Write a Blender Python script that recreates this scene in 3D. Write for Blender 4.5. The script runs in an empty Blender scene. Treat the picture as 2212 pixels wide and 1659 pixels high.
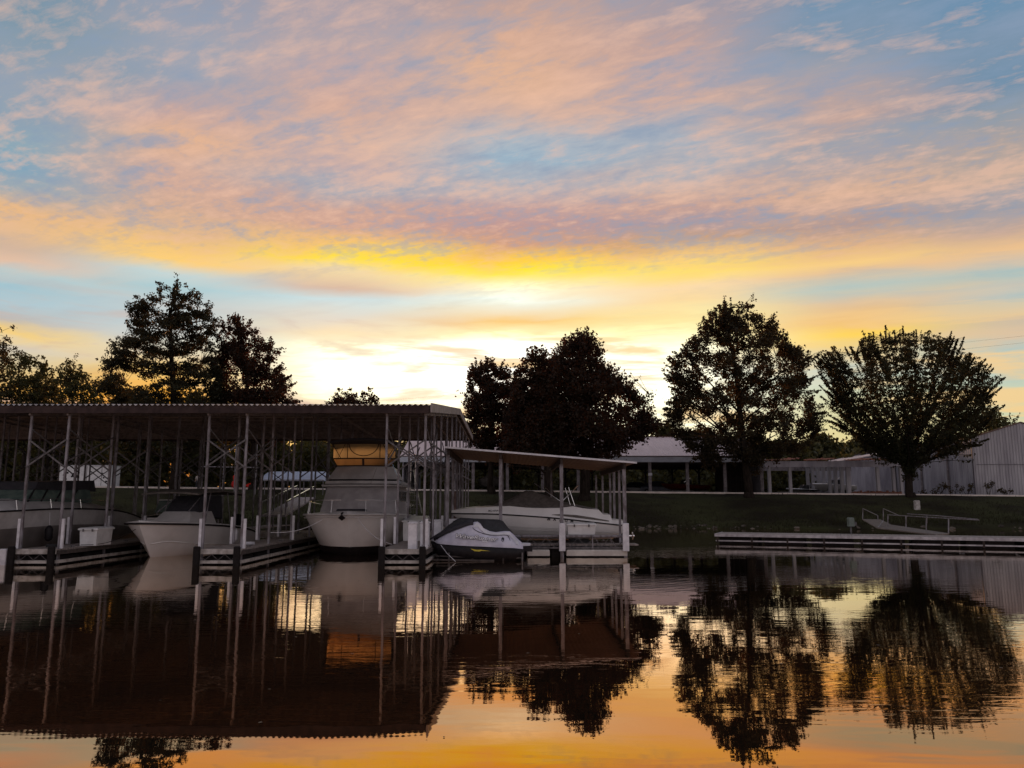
import bpy, math, random
import numpy as np
from mathutils import Vector, Matrix
R = math.radians
random.seed(7); rng = np.random.default_rng(7)
scene = bpy.context.scene
col = bpy.data.collections.new("marina"); scene.collection.children.link(col)

# ------------------------------------------------------------------ camera
PITCH, F, CZ = R(8.5), 1700.0, 2.0          # measured on a 2212 x 1659 reading of the photograph
cam_d = bpy.data.cameras.new("camera"); cam = bpy.data.objects.new("camera", cam_d)
scene.collection.objects.link(cam); scene.camera = cam
cam.location = (0, 0, CZ); cam.rotation_euler = (math.pi/2 + PITCH, 0, 0)
cam_d.sensor_fit = 'HORIZONTAL'; cam_d.angle = 2*math.atan(1106/F)
cam_d.clip_start = 0.1; cam_d.clip_end = 3000

def at(x, y, Y):
    a = (x-1106)/F; b = (y-829.5)/F
    ry = math.cos(PITCH) + b*math.sin(PITCH); rz = math.sin(PITCH) - b*math.cos(PITCH)
    t = Y/ry
    return Vector((a*t, Y, CZ + rz*t))
def zy(y, Y): return at(1106, y, Y).z
def xx(x, y, Y): return at(x, y, Y).x

# ------------------------------------------------------------------ render look
scene.view_settings.view_transform = 'Standard'; scene.view_settings.look = 'None'
scene.view_settings.exposure = 0.0; scene.view_settings.gamma = 1.0
scene.view_settings.use_curve_mapping = False
scene.cycles.max_bounces = 6; scene.cycles.diffuse_bounces = 3; scene.cycles.glossy_bounces = 3
scene.cycles.transmission_bounces = 3; scene.cycles.transparent_max_bounces = 6
scene.cycles.sample_clamp_indirect = 4.0
scene.cycles.use_denoising = True

# ------------------------------------------------------------------ node helpers
class NT:
    def __init__(s, tree): s.t = tree; s.n = tree.nodes; s.l = tree.links
    def new(s, typ, **kw):
        n = s.n.new(typ)
        for k, v in kw.items(): setattr(n, k, v)
        return n
    def put(s, sock, v):
        if isinstance(v, bpy.types.NodeSocket): s.l.new(v, sock)
        elif v is not None: sock.default_value = v
    def m(s, op, a, b=None, c=None, clamp=False):
        n = s.new('ShaderNodeMath', operation=op, use_clamp=clamp)
        s.put(n.inputs[0], a); s.put(n.inputs[1], b)
        if c is not None: s.put(n.inputs[2], c)
        return n.outputs[0]
    def mr(s, v, a, b, c=0.0, d=1.0, smooth=True):
        n = s.new('ShaderNodeMapRange', interpolation_type='SMOOTHSTEP' if smooth else 'LINEAR')
        for i, q in enumerate((v, a, b, c, d)): s.put(n.inputs[i], q)
        return n.outputs[0]
    def mix(s, f, a, b, mode='MIX'):
        n = s.new('ShaderNodeMix', data_type='RGBA', blend_type=mode)
        s.put(n.inputs[0], f)
        s.put(n.inputs[6], a if isinstance(a, bpy.types.NodeSocket) else tuple(a)+(1,)*(4-len(a)))
        s.put(n.inputs[7], b if isinstance(b, bpy.types.NodeSocket) else tuple(b)+(1,)*(4-len(b)))
        return n.outputs[2]
    def xyz(s, x, y, z):
        n = s.new('ShaderNodeCombineXYZ')
        for i, q in enumerate((x, y, z)): s.put(n.inputs[i], q)
        return n.outputs[0]
    def noise(s, vec, scale, detail=4, rough=.5, dist=0.0, dim='3D'):
        n = s.new('ShaderNodeTexNoise', noise_dimensions=dim)
        s.put(n.inputs['Vector'], vec); n.inputs['Scale'].default_value = scale
        n.inputs['Detail'].default_value = detail; n.inputs['Roughness'].default_value = rough
        n.inputs['Distortion'].default_value = dist
        return n.outputs['Fac']
    def mapping(s, vec, loc=(0,0,0), rot=(0,0,0), sc=(1,1,1)):
        n = s.new('ShaderNodeMapping'); s.put(n.inputs[0], vec)
        n.inputs[1].default_value = loc; n.inputs[2].default_value = rot; n.inputs[3].default_value = sc
        return n.outputs[0]
def lin(c): return tuple((v/255/12.92 if v/255 <= .04045 else ((v/255+.055)/1.055)**2.4) for v in c)

# ------------------------------------------------------------------ world: sunset sky
SUN_AZ, SUN_EL = R(-6.0), R(5.2)
world = bpy.data.worlds.new("World"); scene.world = world; world.use_nodes = True
w = NT(world.node_tree); w.n.clear()
GX = [0, 370, 740, 1106, 1475, 1840, 2212]
GRID = [
 (0,   [(122,148,166),(150,156,172),(170,158,166),(192,160,150),(160,152,162),(118,146,172),(106,142,172)]),
 (80,  [(136,154,170),(160,162,174),(180,163,166),(212,170,148),(190,160,154),(130,149,170),(122,146,170)]),
 (160, [(150,160,174),(155,161,176),(192,166,164),(220,176,148),(198,166,158),(158,158,168),(112,142,168)]),
 (240, [(142,160,176),(196,165,158),(206,168,154),(204,174,162),(208,172,158),(190,162,154),(146,154,164)]),
 (300, [(140,166,180),(226,178,144),(212,176,160),(172,180,190),(166,174,186),(160,160,168),(172,160,156)]),
 (350, [(126,162,184),(206,170,154),(190,168,168),(152,178,196),(176,174,180),(172,162,164),(190,168,154)]),
 (400, [(160,168,174),(206,168,152),(162,166,178),(178,172,178),(206,174,160),(212,174,150),(166,160,164)]),
 (450, [(230,182,132),(208,170,146),(200,162,150),(194,160,156),(194,158,148),(196,164,150),(158,156,164)]),
 (490, [(226,184,142),(216,176,144),(206,162,144),(186,148,146),(168,150,158),(178,151,144),(194,166,150)]),
 (530, [(206,178,156),(240,194,122),(244,194,104),(206,156,128),(204,160,122),(222,177,134),(236,192,140)]),
 (560, [(226,190,164),(252,206,116),(255,222, 56),(255,205, 60),(246,202,124),(248,206,128),(212,192,168)]),
 (585, [(178,204,208),(190,212,214),(238,214,166),(255,232, 50),(255,222,110),(228,192,150),(158,190,194)]),
 (620, [(160,194,206),(166,200,208),(208,180,162),(255,243,200),(250,218,170),(168,195,196),(202,196,180)]),
 (650, [(172,198,208),(190,202,204),(200,222,226),(235,246,236),(250,218,160),(220,192,158),(164,190,194)]),
 (690, [(184,182,180),(188,202,206),(222,214,200),(244,200,124),(255,240,170),(240,192,122),(202,186,164)]),
 (720, [(246,206,118),(200,208,206),(246,224,184),(255,246,190),(255,240,180),(255,212, 86),(218,192,160)]),
 (750, [(214,206,188),(216,212,194),(255,250,215),(255,255,240),(255,250,214),(232,206,146),(170,196,194)]),
 (800, [(216,196,146),(238,200,120),(255,253,228),(255,255,245),(255,250,222),(196,206,192),(182,200,188)]),
 (850, [(240,180, 80),(244,172, 62),(255,252,220),(255,255,240),(255,255,226),(202,210,182),(198,210,182)]),
 (920, [(232,150, 56),(242,150, 46),(255,236,160),(255,250,215),(255,250,214),(224,214,156),(204,210,174)]),
 (1010,[(200,128, 56),(214,124, 40),(255,190, 90),(255,236,180),(255,236,180),(216,200,140),(196,196,158)]),
]
tc = w.new('ShaderNodeTexCoord')
sep = w.new('ShaderNodeSeparateXYZ'); w.l.new(tc.outputs['Generated'], sep.inputs[0])
dx, dy, dz = sep.outputs
el = w.m('ARCSINE', dz); az = w.m('ARCTAN2', dx, dy)
zc = w.m('ADD', w.m('MAXIMUM', dz, 0.0), 0.09)
P = w.xyz(w.m('DIVIDE', dx, zc), w.m('DIVIDE', dy, zc), 0.0)         # flat cloud deck seen in perspective
rs = lambda loc, rot, sc: w.mapping(w.mapping(P, loc=loc, rot=(0, 0, R(rot))), sc=sc)      # turn first, then stretch
Pa = rs((0, 0, 0), 25, (.75, 2.4, 1))
Pb = w.mapping(P, loc=(3.1, 7.7, 0), rot=(0, 0, R(-18)), sc=(1.0, 1.6, 1))
n1 = w.noise(Pa, 1.5, 6, .52, .2)
n2 = w.noise(Pb, 3.4, 7, .55, .1)
n3 = w.noise(rs((9, 2, 0), 22, (.8, 2.2, 1)), 6.0, 5, .58, .3)
n5 = w.noise(w.mapping(P, loc=(1, 5, 0), rot=(0,0,R(14)), sc=(1.25, 1, 1)), 21.0, 3, .55, .25)
n4 = w.noise(w.xyz(az, w.m('MULTIPLY', el, 5.0), 0.0), 6.0, 6, .55, .3)   # level bars low in the sky
low = w.mr(el, R(9), R(16), 1.0, 0.0)
# warp of the colour field
d1 = w.m('SUBTRACT', n1, .5); d2 = w.m('SUBTRACT', n2, .5); d3 = w.m('SUBTRACT', n3, .5); d4 = w.m('SUBTRACT', n4, .5)
upel = w.mr(el, R(14), R(27), .20, 1.0)
wel = w.m('ADD', el, w.m('MULTIPLY', w.m('ADD', w.m('MULTIPLY', d1, R(5.5)), w.m('ADD', w.m('MULTIPLY', d2, R(3.6)), w.m('MULTIPLY', d3, R(1.3)))), upel))
wel = w.m('ADD', wel, w.m('MULTIPLY', w.m('MULTIPLY', d4, R(2.4)), low))
waz = w.m('ADD', az, w.m('MULTIPLY', w.m('ADD', w.m('MULTIPLY', d2, R(8)), w.m('MULTIPLY', d1, R(-6))), upel))
EL0, EL1 = R(-4), R(40)
tpos = w.m('DIVIDE', w.m('SUBTRACT', wel, EL0), EL1-EL0, clamp=True)
ramps = []; colaz = []
for ci, gx in enumerate(GX):
    ra = w.new('ShaderNodeValToRGB'); cr = ra.color_ramp; cr.interpolation = 'LINEAR'
    stops = []
    for (gy, cs) in GRID:
        v = at(gx, gy, 1.0) - Vector((0, 0, CZ)); e = math.asin(v.z/v.length)
        stops.append(((e-EL0)/(EL1-EL0), lin(cs[ci])))
    stops.append((0.0, lin((150, 110, 70))))
    stops.append((.985, lin((112, 128, 152))))
    stops.sort(key=lambda q: q[0])
    cr.elements[0].position = 0; cr.elements[1].position = 1
    cr.elements[0].color = stops[0][1]+(1,); cr.elements[1].color = stops[-1][1]+(1,)
    for p_, c_ in stops[1:-1]:
        e_ = cr.elements.new(p_); e_.color = c_+(1,)
    w.l.new(tpos, ra.inputs[0]); ramps.append(ra.outputs[0])
    v = at(gx, 560, 1.0); colaz.append(math.atan2(v.x, 1.0))
c = ramps[0]
for i in range(1, 7):
    c = w.mix(w.mr(waz, colaz[i-1], colaz[i]), c, ramps[i])
# cirrus texture: lit tufts and blue-grey shade between them
n6 = w.noise(rs((4, 8, 0), 30, (.8, 1.8, 1)), 15.0, 6, .66, .4)
d6 = w.m('MULTIPLY', w.m('SUBTRACT', n6, .5), w.mr(el, R(13), R(18), .15, 1.5))
d5 = w.m('MULTIPLY', w.m('SUBTRACT', n5, .5), w.m('MULTIPLY', w.mr(el, R(14.5), R(18), 0, 1.3), w.mr(el, R(20), R(27), 1, .15)))
tex = w.m('ADD', w.m('ADD', w.m('MULTIPLY', d3, 1.6), w.m('ADD', d5, d6)), w.m('ADD', w.m('MULTIPLY', d2, 1.5), w.m('MULTIPLY', d1, 1.5)))
hi = w.mr(tex, 0.0, .55, 0, .50, False); lo = w.mr(tex, 0.0, -.55, 0, .62, False)
texamt = w.mr(el, R(14), R(20), .16, 1.0)
c = w.mix(w.m('MULTIPLY', hi, texamt), c, lin((240, 192, 164)))
c = w.mix(w.m('MULTIPLY', lo, texamt), c, lin((134, 154, 180)))
n7 = w.noise(w.xyz(w.m('ADD', az, 2.0), w.m('MULTIPLY', w.m('ADD', el, w.m('MULTIPLY', az, .03)), 11.0), 3.0), 3.4, 6, .58, .2)
bars = w.m('MULTIPLY', w.m('MAXIMUM', w.mr(d4, .02, .20, 0, .85), w.mr(n7, .53, .66, 0, .80)), low)
c = w.mix(bars, c, w.mix(w.mr(az, R(-14), R(2)), lin((204, 176, 164)), lin((248, 206, 140))))
# sky away from the sunset
side = w.mr(w.m('ABSOLUTE', w.m('ADD', az, R(2))), R(40), R(95))
rear = w.mix(w.mr(el, 0, R(50)), (.80, .71, .72), (.50, .48, .55))
rear = w.mix(w.m('MULTIPLY', n1, .5), rear, (.34, .27, .30))
c = w.mix(side, c, rear)
c = w.mix(w.mr(el, R(33), R(50)), c, (.28, .28, .33))
lum = w.new('ShaderNodeRGBToBW'); w.l.new(c, lum.inputs[0])
boost = w.m('ADD', 1.0, w.m('MULTIPLY', w.m('MULTIPLY', w.mr(lum.outputs[0], .82, 1.0), .5), w.m('SUBTRACT', 1.0, bars)))
nish = w.new('ShaderNodeTexSky', sky_type='NISHITA'); nish.sun_disc = False
nish.sun_elevation = SUN_EL; nish.sun_rotation = SUN_AZ; nish.air_density = 1.4; nish.dust_density = 2.5
bg1 = w.new('ShaderNodeBackground'); w.l.new(c, bg1.inputs[0]); w.l.new(boost, bg1.inputs[1])
bg2 = w.new('ShaderNodeBackground'); w.l.new(nish.outputs[0], bg2.inputs[0]); bg2.inputs[1].default_value = 0.004
add = w.new('ShaderNodeAddShader'); w.l.new(bg1.outputs[0], add.inputs[0]); w.l.new(bg2.outputs[0], add.inputs[1])
wo = w.new('ShaderNodeOutputWorld'); w.l.new(add.outputs[0], wo.inputs[0])
world.cycles.sampling_method = 'MANUAL'; world.cycles.sample_map_resolution = 1024

sd = bpy.data.lights.new("sun", 'SUN'); sd.energy = 2.4; sd.angle = R(1.2); sd.color = (1.0, .50, .22)
sun = bpy.data.objects.new("sun", sd); scene.collection.objects.link(sun)
sdir = Vector((math.sin(SUN_AZ)*math.cos(SUN_EL), math.cos(SUN_AZ)*math.cos(SUN_EL), math.sin(SUN_EL)))
sun.rotation_euler = sdir.to_track_quat('Z', 'Y').to_euler(); sun.location = (-20, 60, 40)

# ------------------------------------------------------------------ materials
MATS = {}
def mat(name, c1, c2=None, scale=6, rough=.6, metal=0, bump=0, bscale=40, trans=0, spec=.5, stretch=(1,1,1), detail=5, contrast=(.35,.65), emit=None):
    if name in MATS: return MATS[name]
    m = bpy.data.materials.new(name); m.use_nodes = True; t = NT(m.node_tree); t.n.clear()
    out = t.new('ShaderNodeOutputMaterial'); b = t.new('ShaderNodeBsdfPrincipled')
    tcn = t.new('ShaderNodeTexCoord'); vec = t.mapping(tcn.outputs['Object'], sc=stretch)
    c2 = c2 or tuple(v*.72 for v in c1)
    nz = t.noise(vec, scale, detail, .6)
    t.put(b.inputs['Base Color'], t.mix(t.mr(nz, *contrast), c1, c2))
    b.inputs['Roughness'].default_value = rough; b.inputs['Metallic'].default_value = metal
    b.inputs['Specular IOR Level'].default_value = spec
    if bump:
        bp = t.new('ShaderNodeBump'); bp.inputs['Strength'].default_value = 1; bp.inputs['Distance'].default_value = bump
        t.l.new(t.noise(vec, bscale, 4, .6), bp.inputs['Height']); t.l.new(bp.outputs[0], b.inputs['Normal'])
    sh = b.outputs[0]
    if trans:
        tr = t.new('ShaderNodeBsdfTranslucent'); tr.inputs[0].default_value = tuple(trans[1])+(1,)
        mx = t.new('ShaderNodeMixShader'); mx.inputs[0].default_value = trans[0]
        t.l.new(sh, mx.inputs[1]); t.l.new(tr.outputs[0], mx.inputs[2]); sh = mx.outputs[0]
    t.l.new(sh, out.inputs[0]); MATS[name] = m
    return m
galv   = mat('galvanised_steel', (.25,.24,.265), (.11,.095,.10), 7, .6, .1, spec=.3, stretch=(1,1,.35))
galv2  = mat('dull_steel', (.15,.14,.145), (.07,.066,.07), 9, .6, .15, spec=.25)
roofm  = mat('roof_sheet', (.42,.40,.40), (.26,.23,.22), 1.2, .38, .5, stretch=(1,.3,1))
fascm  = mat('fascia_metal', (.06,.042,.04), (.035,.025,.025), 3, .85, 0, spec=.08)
purl   = mat('purlin_steel', (.24,.21,.20), (.14,.12,.12), 5, .6, .2)
gel    = mat('white_gelcoat', (.72,.715,.71), (.62,.615,.61), 1.5, .22, 0, contrast=(.3,.8))
gelw   = mat('weathered_gelcoat', (.50,.49,.49), (.36,.35,.35), 1.3, .35)
taupe  = mat('taupe_hull_paint', (.17,.155,.15), (.12,.11,.105), 1.2, .35)
black  = mat('black_plastic', (.008,.007,.009), (.014,.012,.014), 8, .6, spec=.25)
rubber = mat('black_rubber', (.010,.009,.009), (.018,.015,.015), 12, .85, spec=.15)
boot   = mat('black_bottom_paint', (.008,.007,.009), (.018,.015,.016), 6, .6, spec=.2)
wood   = mat('weathered_deck_boards', (.30,.26,.24), (.16,.135,.125), 5, .75, bump=.004, bscale=20, stretch=(1,6,1))
woodd  = mat('dark_timber', (.075,.06,.055), (.035,.03,.028), 6, .8)
conc   = mat('weathered_white_beam', (.44,.42,.40), (.24,.22,.20), 5, .7, bump=.004)
floatm = mat('float_billet', (.56,.53,.49), (.44,.41,.38), 2.5, .8, bump=.01, bscale=20)
pvc    = mat('white_vinyl', (.66,.66,.70), (.5,.5,.54), 4, .4)
boxm   = mat('white_fibreglass_box', (.64,.65,.66), (.52,.53,.54), 3, .35)
canvas = mat('grey_canvas', (.13,.115,.105), (.08,.07,.065), 5, .85, bump=.01, bscale=8)
cover  = mat('silver_cover', (.56,.55,.64), (.44,.43,.52), 3, .7, bump=.012, bscale=5)
coverb = mat('charcoal_cover', (.030,.032,.036), (.018,.018,.02), 5, .8, bump=.012, bscale=6)
bcanv  = mat('black_canvas', (.016,.016,.022), (.028,.027,.034), 6, .8)
gcanv  = mat('light_grey_canvas', (.42,.40,.41), (.33,.31,.32), 2.2, .8, bump=.008, bscale=6)
amber  = mat('amber_vinyl', (.42,.24,.06), (.30,.15,.035), 2.5, .5, trans=(.58, (.82,.70,.45)))
amberd = mat('amber_vinyl_deep', (.30,.13,.03), (.2,.08,.02), 2.5, .5, trans=(.55, (.68,.46,.24)))
glassd = mat('dark_glass', (.02,.022,.025), (.03,.03,.035), 3, .06)
glassg = mat('green_reflection_glass', (.13,.18,.16), (.08,.12,.11), 3, .15)  # pale green reflection in the windscreens painted as the base colour
chrome = mat('polished_rail', (.75,.75,.75), (.6,.6,.6), 3, .18, 1)
redp   = mat('red_fabric', (.55,.02,.015), (.40,.015,.01), 5, .7, trans=(.4, (.9,.05,.03)))
darkred= mat('dark_red_gelcoat', (.10,.012,.010), (.06,.01,.01), 5, .3)
yellow = mat('yellow_decal', (.62,.50,.03), None, 5, .5)
letter = mat('grey_lettering', (.035,.035,.04), None, 5, .6)
letterw= mat('white_lettering', (.72,.72,.76), None, 5, .6)
bluec  = mat('blue_white_awning', (.50,.58,.72), (.40,.48,.64), 2, .6, trans=(.3,(.5,.6,.8)))
wallm  = mat('lavender_grey_sheet_wall', (.40,.39,.44), (.26,.25,.29), 1.2, .6, .1, stretch=(1,1,.18), detail=8)
wallb  = mat('grey_ribbed_sheet_wall', (.37,.36,.38), (.25,.24,.26), 1.4, .6, .1, stretch=(1,1,.14), detail=8)
seam   = mat('dark_seam', (.08,.07,.09), None, 5, .6)
pinkr  = mat('pinkish_metal_roof', (.62,.51,.515), (.54,.44,.445), .7, .45, .1, stretch=(2,.4,1))
bluef  = mat('pale_blue_fascia', (.42,.45,.50), (.34,.36,.41), 1.2, .5)
postb  = mat('weathered_shed_post', (.25,.22,.23), (.14,.12,.125), 3, .7)
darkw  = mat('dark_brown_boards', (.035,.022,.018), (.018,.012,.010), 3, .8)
rust   = mat('rusted_sheet', (.32,.085,.035), (.12,.04,.025), 4, .8)
trim   = mat('rust_brown_trim', (.11,.055,.035), (.07,.035,.025), 3, .7)
bark   = mat('bark', (.030,.023,.019), (.014,.011,.009), 8, .95, spec=.05, bump=.03, bscale=12, stretch=(1,1,.25))
roadm  = mat('pale_concrete', (.78,.69,.62), (.58,.51,.46), 1.2, .85, bump=.003)
rockm  = mat('pale_riprap_stone', (.14,.12,.10), (.04,.034,.03), 2, .9, spec=.1)
brickm = mat('brown_brick', (.20,.075,.045), (.09,.045,.03), 6, .85)
skin   = mat('skin', (.42,.26,.19), None, 5, .6)
shirt  = mat('pale_shirt', (.55,.50,.47), None, 5, .8)
jeans  = mat('dark_trousers', (.05,.055,.075), None, 5, .8)
hairm  = mat('dark_hair', (.03,.02,.015), None, 5, .7)
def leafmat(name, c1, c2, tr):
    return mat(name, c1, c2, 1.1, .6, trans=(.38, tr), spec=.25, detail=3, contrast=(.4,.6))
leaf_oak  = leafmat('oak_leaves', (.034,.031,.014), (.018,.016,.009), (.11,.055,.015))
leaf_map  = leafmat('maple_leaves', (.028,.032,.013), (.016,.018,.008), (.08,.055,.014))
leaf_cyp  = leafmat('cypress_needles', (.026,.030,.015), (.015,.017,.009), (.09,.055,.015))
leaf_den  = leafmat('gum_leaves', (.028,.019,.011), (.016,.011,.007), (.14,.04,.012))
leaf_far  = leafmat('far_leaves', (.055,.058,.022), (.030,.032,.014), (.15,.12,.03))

# ------------------------------------------------------------------ mesh helpers
ORG = {}
class MB:
    def __init__(s): s.v = []; s.f = []
    def add(s, vs, fs):
        o = len(s.v); s.v += [tuple(q) for q in vs]; s.f += [tuple(i+o for i in f) for f in fs]; return s
    def box(s, x0, x1, y0, y1, z0, z1):
        return s.add([(x0,y0,z0),(x1,y0,z0),(x1,y1,z0),(x0,y1,z0),(x0,y0,z1),(x1,y0,z1),(x1,y1,z1),(x0,y1,z1)],
                     [(0,3,2,1),(4,5,6,7),(0,1,5,4),(1,2,6,5),(2,3,7,6),(3,0,4,7)])
    def cbox(s, x0, x1, y0, y1, z0, z1, b=.02):            # box with chamfered vertical and top edges
        L = []
        for z, k in ((z0, 0), (z1-b, 0), (z1, b)):
            L.append([(x0+b+k*.6,y0+k,z),(x1-b-k*.6,y0+k,z),(x1-k,y0+b+k*.6,z),(x1-k,y1-b-k*.6,z),(x1-b-k*.6,y1-k,z),(x0+b+k*.6,y1-k,z),(x0+k,y1-b-k*.6,z),(x0+k,y0+b+k*.6,z)])
        return s.rings(L, True, True)
    def rings(s, L, cap0=False, cap1=False, closed=True):
        n = len(L[0]); vs = [p for r_ in L for p in r_]; fs = []
        for i in range(len(L)-1):
            for j in range(n if closed else n-1):
                k = (j+1) % n
                fs.append((i*n+j, i*n+k, (i+1)*n+k, (i+1)*n+j))
        if cap0: fs.append(tuple(range(n-1, -1, -1)))
        if cap1: fs.append(tuple((len(L)-1)*n+j for j in range(n)))
        return s.add(vs, fs)
    def tube(s, pts, r, n=6, r1=None):
        pts = [Vector(p) for p in pts]; L = []; r1 = r if r1 is None else r1
        for i, p in enumerate(pts):
            d = (pts[min(i+1, len(pts)-1)] - pts[max(i-1, 0)]).normalized()
            a = d.orthogonal().normalized() if i == 0 else (a - d*a.dot(d)).normalized()
            b = d.cross(a); rr = r + (r1-r)*i/max(1, len(pts)-1)
            L.append([p + a*math.cos(2*math.pi*k/n)*rr + b*math.sin(2*math.pi*k/n)*rr for k in range(n)])
        return s.rings(L, True, True)
    def bar(s, p, q, w_, h_):                            # rectangular bar, w_ sideways, h_ in the vertical plane
        p = Vector(p); q = Vector(q); d = (q-p).normalized()
        up = Vector((0,0,1)) if abs(d.z) < .95 else Vector((0,1,0))
        a = d.cross(up).normalized()*w_/2; b = a.cross(d).normalized()*h_/2
        L = [[c_-a-b, c_+a-b, c_+a+b, c_-a+b] for c_ in (p, q)]
        return s.rings(L, True, True)
    def disc(s, c_, nrm, r, t=.02, n=16):
        c_ = Vector(c_); nrm = Vector(nrm).normalized(); return s.tube([c_-nrm*t/2, c_+nrm*t/2], r, n)
    def blob(s, c_, rx, ry, rz, n=10, m=6):
        L = []
        for i in range(m+1):
            ph = -math.pi/2 + math.pi*i/m; k = max(math.cos(ph), .03)
            L.append([(c_[0]+rx*k*math.cos(2*math.pi*j/n), c_[1]+ry*k*math.sin(2*math.pi*j/n), c_[2]+rz*math.sin(ph)) for j in range(n)])
        return s.rings(L, True, True)
    def build(s, name, material, parent=None, smooth=False, top=None):
        me = bpy.data.meshes.new(name); o = bpy.data.objects.new(name, me); col.objects.link(o)
        if parent is not None:
            o.parent = parent; org = ORG[parent.name]
        else:
            org = Vector(top) if top else Vector((0,0,0)); o.location = org
        ORG[o.name] = org
        M_ = XF[0]
        vs = [(M_ @ Vector(p) if M_ else Vector(p)) - org for p in s.v]
        me.from_pydata([tuple(v) for v in vs], [], s.f); me.materials.append(material)
        if smooth:
            me.shade_smooth()
        me.update(); return o
XF = [None]
def tag(o, label=None, cat=None, group=None, kind=None):
    for k, v in (('label', label), ('category', cat), ('group', group), ('kind', kind)):
        if v: o[k] = v
    return o
def thing(name, loc, label, cat, group=None):
    o = bpy.data.objects.new(name, None); col.objects.link(o); o.location = loc; o.empty_display_size = .3
    ORG[o.name] = Vector(loc); tag(o, label, cat, group); return o
def children(o): return [q for q in col.objects if q.parent == o]
def copy_tree(o, parent=None):
    c_ = o.copy(); col.objects.link(c_); c_.parent = parent
    for ch in children(o): copy_tree(ch, c_)
    return c_
def npmesh(name, V, Fq, material, parent, smooth=False, org=None):
    """V (n,3) array, Fq (m,4) or (m,3) array"""
    me = bpy.data.meshes.new(name); k = Fq.shape[1]
    me.vertices.add(len(V)); me.loops.add(Fq.size); me.polygons.add(len(Fq))
    org = ORG[parent.name] if parent is not None else Vector((0,0,0))
    me.vertices.foreach_set('co', (V - np.array(org)).astype(np.float32).ravel())
    me.loops.foreach_set('vertex_index', Fq.astype(np.int32).ravel())
    me.polygons.foreach_set('loop_start', np.arange(0, Fq.size, k, dtype=np.int32))
    me.polygons.foreach_set('loop_total', np.full(len(Fq), k, dtype=np.int32))
    me.update(calc_edges=True); me.materials.append(material)
    o = bpy.data.objects.new(name, me); col.objects.link(o); o.parent = parent; ORG[o.name] = org
    return o
def catmull(P_, k):
    out = []
    n = len(P_)
    for i in range(n-1):
        p0, p1, p2, p3 = [np.array(P_[max(0, min(n-1, j))], float) for j in (i-1, i, i+1, i+2)]
        for q in range(k):
            t = q/k
            out.append(.5*((2*p1)+(-p0+p2)*t+(2*p0-5*p1+4*p2-p3)*t*t+(-p0+3*p1-3*p2+p3)*t**3))
    out.append(np.array(P_[-1], float)); return out
def hull_loft(stations, i0, i1, k=4):
    """stations: list of half profiles [(x,y,z)...] keel->sheer; returns both sides between profile rows i0..i1"""
    S = catmull(stations, k); mb = MB()
    for sg in (1, -1):
        L = [[(sg*p[0], p[1], p[2]) for p in st[i0:i1+1]] for st in S]
        mb.rings(L, closed=False)
    last = S[-1]
    return mb, S
def text_mesh(name, body, size, material, parent, M_, shear=0, extrude=.004, bold=0.0, spacing=1.0):
    cu = bpy.data.curves.new(name, 'FONT'); cu.body = body; cu.size = size; cu.shear = shear; cu.extrude = extrude
    cu.offset = bold; cu.space_character = spacing; cu.align_x = 'CENTER'; cu.align_y = 'CENTER'
    tmp = bpy.data.objects.new(name, cu); col.objects.link(tmp)
    dg = bpy.context.evaluated_depsgraph_get(); me = bpy.data.meshes.new_from_object(tmp.evaluated_get(dg))
    col.objects.unlink(tmp); bpy.data.objects.remove(tmp)
    me.transform(Matrix.Translation(-ORG[parent.name]) @ M_); me.materials.clear(); me.materials.append(material)
    o = bpy.data.objects.new(name, me); col.objects.link(o); o.parent = parent; ORG[o.name] = ORG[parent.name]
    return o

# ------------------------------------------------------------------ ground, water, road
def top_z(X): return 3.0 - .0095*(min(max(X, -60), 70) + 10)
def ground_z(X, Y):
    s_ = Y - 58.6 - 1.0*math.sin(X*.13) - .5*math.sin(X*.41+1)
    if s_ < -4: return -1.6
    if s_ < 0: return -1.6 + (s_+4)/4*1.5
    t = min(1, s_/14.5)
    z = -.1 + .28*min(1, s_/1.2)
    return z + (top_z(X)-.18-z*1.0)*(t*t*(3-2*t)*.55+t*.45) if t < 1 else top_z(X)
def ax(a, b, s_): return list(np.arange(a, b, s_))
XS = [-900,-500,-300,-180,-120] + ax(-100, 100, 2.0) + [100,130,200,320,520,900]
YS = [-500,-200,-60,0,30,50] + ax(53, 80, .75) + [82,86,90,95,100,110,120,135,160,220,330,520,900,1600]
g = MB(); nx = len(XS)
g.v = [(x, y, ground_z(x, y) + (random.uniform(-.03,.03) if 60 < y < 75 else 0)) for y in YS for x in XS]
g.f = [(j*nx+i, j*nx+i+1, (j+1)*nx+i+1, (j+1)*nx+i) for j in range(len(YS)-1) for i in range(nx-1)]
gm = mat('mown_grass', (.038,.040,.017), (.017,.014,.009), .23, .95, bump=.06, bscale=14, detail=8, spec=.05)
tag(g.build('ground', gm, smooth=True), kind='structure')

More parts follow.
